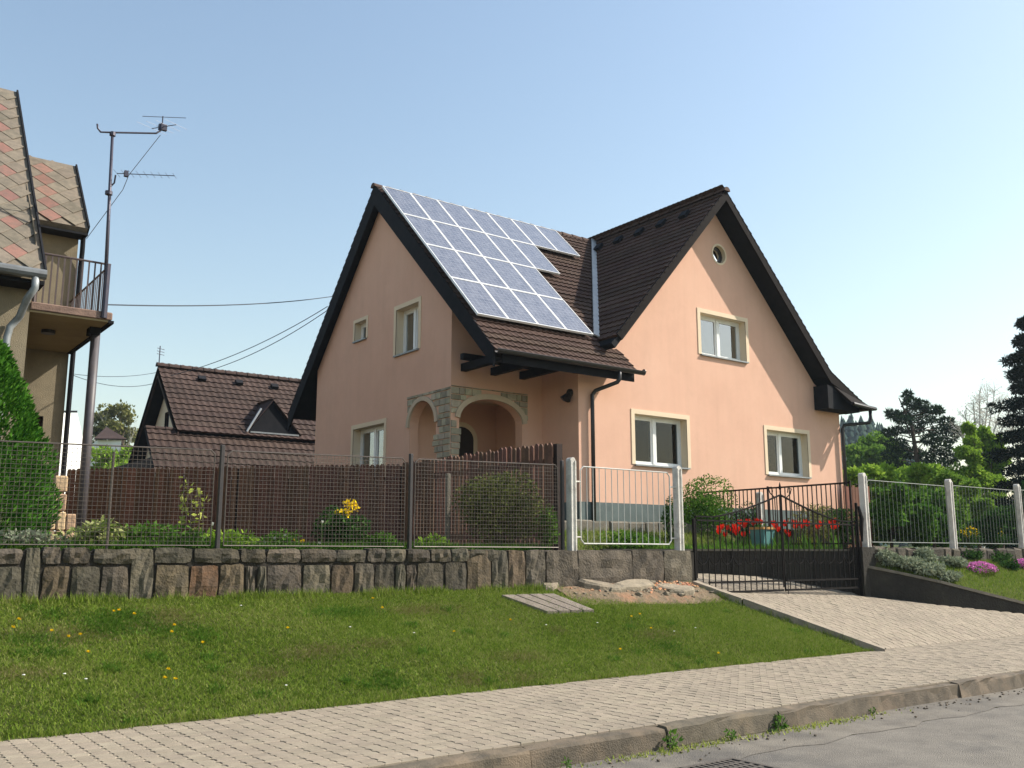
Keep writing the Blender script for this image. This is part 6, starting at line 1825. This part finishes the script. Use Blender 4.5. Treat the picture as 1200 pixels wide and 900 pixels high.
# very dark fir cut by the right edge
D_ = 40.0
ff = foot(1232, D_, 1.5); s_ = px_m(D_)
fir = thing('fir_tree', 'very dark tall conifer cut by the right edge', 'tree', ff)
top = htop(1232, 372, D_)
tr = MB(); tr.tube([ff, Vector((ff.x, ff.y, top))], [.25, .02], 8)
P = []; Dd = []
lev = 15
for i in range(lev):
    t = i / (lev - 1)
    z = 1.9 + (top - 2.2) * t
    rad = 66 * s_ * (1 - t) ** .62 * (.9 + .2 * math.sin(i * 2.3)) + .25
    nb = int(13 - 6 * t)
    for k in range(nb):
        a = 2 * math.pi * (k + random.random() * .5) / nb + i
        ln = rad * random.uniform(.72, 1.08)
        e = Vector((ff.x + ln * math.cos(a), ff.y + ln * math.sin(a), z - .12 * ln + random.uniform(-.1, .1)))
        tr.tube([Vector((ff.x, ff.y, z + .1)), e], [.035, .01], 4, False)
        for q in (.35, .6, .82, 1.0):
            c = Vector((ff.x, ff.y, z + .1)) * (1 - q) + e * q
            p, d = ell(120, (c.x, c.y, c.z), (.36 * (1.15 - .4 * q), .34 * (1.15 - .4 * q), .2), .3); P.append(p); Dd.append(d)
plant_mesh('crown', leaves(np.concatenate(P), .17, .3, np.concatenate(Dd), .8), M['l_fir'], fir)
tr.build('trunk', M['bark'], fir)

# leafless pale tree
D_ = 56.0
bt = foot(1150, D_, 1.5); s_ = px_m(D_)
bare = thing('bare_tree', 'pale leafless tree with fine whitish twigs beside the dark conifer', 'tree', bt)
tr = MB(); tips = []
fork = far(1150, 575, D_)
tr.tube([bt, fork], [.16, .12], 7)
for x, y in [(1122, 500), (1130, 482), (1140, 468), (1148, 458), (1158, 462), (1166, 457), (1175, 470), (1183, 482), (1188, 500), (1136, 505), (1152, 488), (1168, 495), (1160, 520), (1140, 525), (1178, 515)]:
    e = far(x, y, D_ + random.uniform(-1.2, 1.2))
    m0 = fork + (e - fork) * .35 + Vector((0, 0, .35)); m1 = fork + (e - fork) * .7 + Vector((0, 0, .2))
    tr.tube([fork, m0, m1, e], [.075, .06, .04, .016], 5, False)
    for k in range(38):
        t = random.uniform(.25, 1); q = m0 * (1 - t) + e * t if t > .5 else fork * (1 - t) + m1 * t
        d = Vector((random.gauss(0, .55), random.gauss(0, .55), random.uniform(.25, 1))).normalized() * random.uniform(.35, .9)
        tr.tube([q, q + d * .5 + Vector((random.gauss(0, .05), 0, 0)), q + d], [.018, .014, .008], 3, False); tips.append(q + d); tips.append(q + d * .7)
tr.build('branches', M['bark_pale'], bare, fix=False)
tp_ = np.array([tuple(t) for t in tips])
P = np.repeat(tp_, 4, 0) + RNG.normal(0, .12, (len(tp_) * 4, 3))
plant_mesh('buds', leaves(P, .075, .7), M['l_blossom'], bare)

def bare_tree(root, base, hgt, spread, mat, depth=5, r0=.14, name='branches', up=.75):
    tr = MB(); tips = []
    def grow(p, d, ln, r, lv):
        q = p + d * ln
        m = (p + q) / 2 + Vector([random.uniform(-.06, .06) * ln for _ in range(3)])
        tr.tube([p, m, q], [r, r * .8, r * .62], 6 if lv < 2 else 4, False)
        if lv >= depth: tips.append(q); return
        for _ in range(3):
            a = random.uniform(0, 6.28); sp = random.uniform(.25, .62) * spread
            nd = (d + Vector((math.cos(a) * sp, math.sin(a) * sp, random.uniform(-.05, .35) * up))).normalized()
            grow(q if random.random() < .7 else m, nd, ln * random.uniform(.62, .8), r * .58, lv + 1)
    grow(Vector(base), Vector((0, 0, 1)), hgt * .3, r0, 0)
    tr.build(name, mat, root, fix=False)
    return tips
def leafy(name, label, px, d, cl_px, mat, leaf, dens, shell=.5, aspect=.6, trunk='bark', depth=1.6, bias=.6):
    f_ = foot(px, d, 1.4); s_ = px_m(d)
    t = thing(name, label, 'tree' if 'tree' in name else 'shrub', f_)
    P = []; Dd = []; tr = MB()
    lowest = max(y for _, y, _, _ in cl_px)
    mid = Vector((f_.x, f_.y, htop(px, lowest, d)))
    tr.tube([f_, mid], [.12 * d / 50, .07 * d / 50], 7)
    for x, y, w, h in cl_px:
        c = far(x, y, d + random.uniform(-depth, depth))
        # each clump is itself a handful of smaller tufts, so the outline is uneven
        for k in range(8):
            dv_ = unit(RNG.normal(size=(1, 3)))[0] * np.array([w * s_, w * s_, h * s_]) * RNG.uniform(.3, .95)
            p, dd = ell(int(dens * (w * h) ** .8 / 7) + 4, (c.x + dv_[0], c.y + dv_[1], c.z + dv_[2]), (w * s_ * (q_ := RNG.uniform(.35, .75)), w * s_ * q_, h * s_ * q_ * RNG.uniform(.7, 1.1)), shell); P.append(p); Dd.append(dd)
        limb(tr, mid, c, .035 * d / 50, .01, 5)
    P = np.concatenate(P); Dd = np.concatenate(Dd); P[:, 2] = np.maximum(P[:, 2], 1.5)
    plant_mesh('crown', leaves(P, leaf, aspect, Dd, bias), mat, t)
    tr.build('trunk', M[trunk], t)
    return t
leafy('spring_tree', 'bright yellow green young tree in front of the pale bare tree', 1148, 44,
      [(1140, 520, 12, 10), (1152, 512, 10, 9), (1165, 524, 11, 11), (1132, 535, 13, 11), (1150, 540, 14, 12), (1168, 545, 12, 12), (1125, 556, 14, 11), (1145, 562, 16, 12), (1166, 566, 14, 12), (1130, 580, 16, 12), (1150, 590, 18, 14), (1172, 590, 14, 14), (1120, 600, 14, 14), (1136, 502, 6, 6)], M['l_bright'], .16, 30, .25)
leafy('hedge_bush', 'yellow green bush filling the gap behind the second white post', 1122, 34,
      [(1108, 562, 12, 9), (1124, 566, 13, 9), (1140, 572, 13, 10), (1112, 582, 14, 11), (1132, 590, 15, 12), (1150, 594, 14, 12), (1120, 604, 15, 12), (1142, 610, 15, 12), (1126, 624, 18, 12), (1150, 626, 16, 10)], M['l_bright2'], .14, 22)
leafy('round_tree', 'round mid green tree left of the dark pine', 1022, 70,
      [(1020, 522, 14, 9), (1034, 518, 13, 9), (1008, 530, 14, 10), (1028, 534, 18, 11), (1044, 530, 14, 11), (1010, 545, 16, 10), (1040, 546, 18, 10)], M['l_bright2'], .3, 16)
leafy('hedge_bush', 'bright spring green bush behind the first right fence panel', 1010, 38,
      [(1000, 556, 13, 8), (1020, 553, 13, 7), (1040, 551, 12, 7), (1012, 568, 16, 9), (1036, 566, 16, 9), (992, 564, 9, 9)], M['l_bright'], .17, 14)
leafy('hedge_bush', 'bright green rounded bush under the dark pine', 1080, 40,
      [(1060, 556, 12, 7), (1078, 552, 13, 8), (1096, 556, 13, 8), (1070, 568, 16, 9), (1095, 570, 16, 9)], M['l_bright'], .17, 14)
leafy('dark_shrub', 'dark green dense shrub behind the first right fence panel', 1045, 27,
      [(1030, 583, 14, 11), (1050, 580, 14, 11), (1068, 584, 14, 12), (1036, 603, 16, 14), (1058, 604, 18, 14), (1078, 606, 16, 14), (1028, 622, 14, 12), (1050, 625, 20, 12), (1075, 626, 18, 12)], M['l_mid'], .13, 24)
leafy('dark_shrub', 'darker green shrub left of the second white post', 1095, 28,
      [(1090, 585, 13, 11), (1104, 592, 13, 12), (1094, 608, 15, 14), (1108, 615, 13, 14), (1098, 628, 16, 11)], M['l_mid'], .13, 18)
leafy('dark_shrub', 'dark shrub behind the yellow flowers and last fence panel', 1175, 26,
      [(1165, 610, 13, 11), (1180, 603, 13, 12), (1194, 606, 12, 12), (1150, 625, 13, 10), (1172, 628, 16, 10), (1192, 628, 14, 10), (1205, 590, 12, 20)], M['l_dark'], .12, 20)
leafy('garden_tree', 'loose olive green bushes between cottage and old house', 135, 55,
      [(120, 535, 13, 9), (138, 540, 14, 9), (150, 533, 10, 9), (128, 550, 16, 9), (112, 552, 12, 9), (146, 552, 12, 8)], M['l_bright'], .22, 13)
leafy('hill_tree', 'olive brown spring tree rising behind the far white house', 135, 85,
      [(128, 483, 12, 8), (142, 480, 11, 8), (118, 492, 11, 8), (150, 490, 10, 8), (134, 496, 15, 8), (115, 505, 10, 8), (128, 510, 15, 9), (148, 508, 13, 9), (138, 522, 15, 9), (112, 518, 9, 8)], M['l_olive'], .3, 10, .2)
bt2 = foot(139, 84, 1.5)
b2t = thing('bare_tree', 'thin grey leafless crown behind the olive tree on the left', 'tree', bt2)
bare_tree(b2t, bt2, htop(139, 474, 84) - 1.5, .9, M['bark_pale'], 5, .12, up=1.0)

# forest on the hill: many small firs joined, nobody could count them
n = 5200
fq = RNG.uniform(165, 330, n); fs_ = RNG.uniform(-150, 210, n); fx = fq * 0.84 - fs_ * 0.54; fy_ = fq * 0.54 + fs_ * 0.84
V = []; F = []
base = 0
kk = 7
ang = np.linspace(0, 2 * np.pi, kk, endpoint=False)
allV = []; allF = []
for i in range(n):
    z = hill_z(fx[i], fy_[i]); h = RNG.uniform(4, 8); r = h * RNG.uniform(.2, .3)
    for lev_ in range(4):
        zz = z + h * (.1 + .22 * lev_); rr = r * (1 - .22 * lev_) * RNG.uniform(.85, 1.15, kk)
        ring = np.stack([fx[i] + rr * np.cos(ang + lev_), fy_[i] + rr * np.sin(ang + lev_), np.full(kk, zz) + RNG.uniform(-.4, .4, kk)], 1)
        allV.append(ring); allV.append(np.array([[fx[i], fy_[i], min(z + h, zz + h * .36)]]))
        for q in range(kk): allF.append((base + q, base + (q + 1) % kk, base + kk))
        base += kk + 1
fo = kind(np_obj('forest', np.concatenate(allV), np.array(allF), M['l_forest']), 'stuff')
fo['label'] = 'dark conifer forest on the far hill'

# ---- flowers of one kind are told apart by their order from left to right
ORD = 'first second third fourth fifth sixth seventh eighth ninth tenth eleventh twelfth thirteenth fourteenth fifteenth sixteenth seventeenth eighteenth nineteenth'.split()
def ordinal(n):
    if n < 19: return ORD[n]
    t, u = divmod(n + 1, 10)
    if u == 0: return {2: 'twentieth', 3: 'thirtieth', 4: 'fortieth'}[t]
    return {2: 'twenty', 3: 'thirty', 4: 'forty'}[t] + '-' + ORD[u - 1]
for grp, txt in (('red tulips in the bed', 'red tulip behind the black gate'), ('dandelions in the lawn', 'yellow dandelion in the sloping lawn'), ('white daisies in the lawn', 'tiny white daisy in the sloping lawn'),
                 ('white flowers behind the mesh', 'white flower behind the wire mesh'), ('yellow tulips behind the mesh', 'small yellow tulip behind the wire mesh')):
    fl = sorted([o for o in COL.objects if o.get('group') == grp], key=lambda o: to_px(o.location)[0])
    for i, o in enumerate(fl): o['label'] = f'{txt}, {ordinal(i)} from the left'

# ================================================================== AIR
hz = MB().box(-520, 820, -320, 920, -1.7, 75).build('haze', M['room'])
hm = bpy.data.materials.new('summer_haze'); nt, N, L = nodes_of(hm)
N.remove(N['Principled BSDF'])
pv = N.new('ShaderNodeVolumePrincipled'); pv.inputs['Color'].default_value = (0.72, 0.86, 1.0, 1); pv.inputs['Density'].default_value = 0.0003; pv.inputs['Anisotropy'].default_value = 0.2
L.new(pv.outputs[0], N['Material Output'].inputs['Volume'])
hz.data.materials.clear(); hz.data.materials.append(hm)
kind(hz, 'stuff')
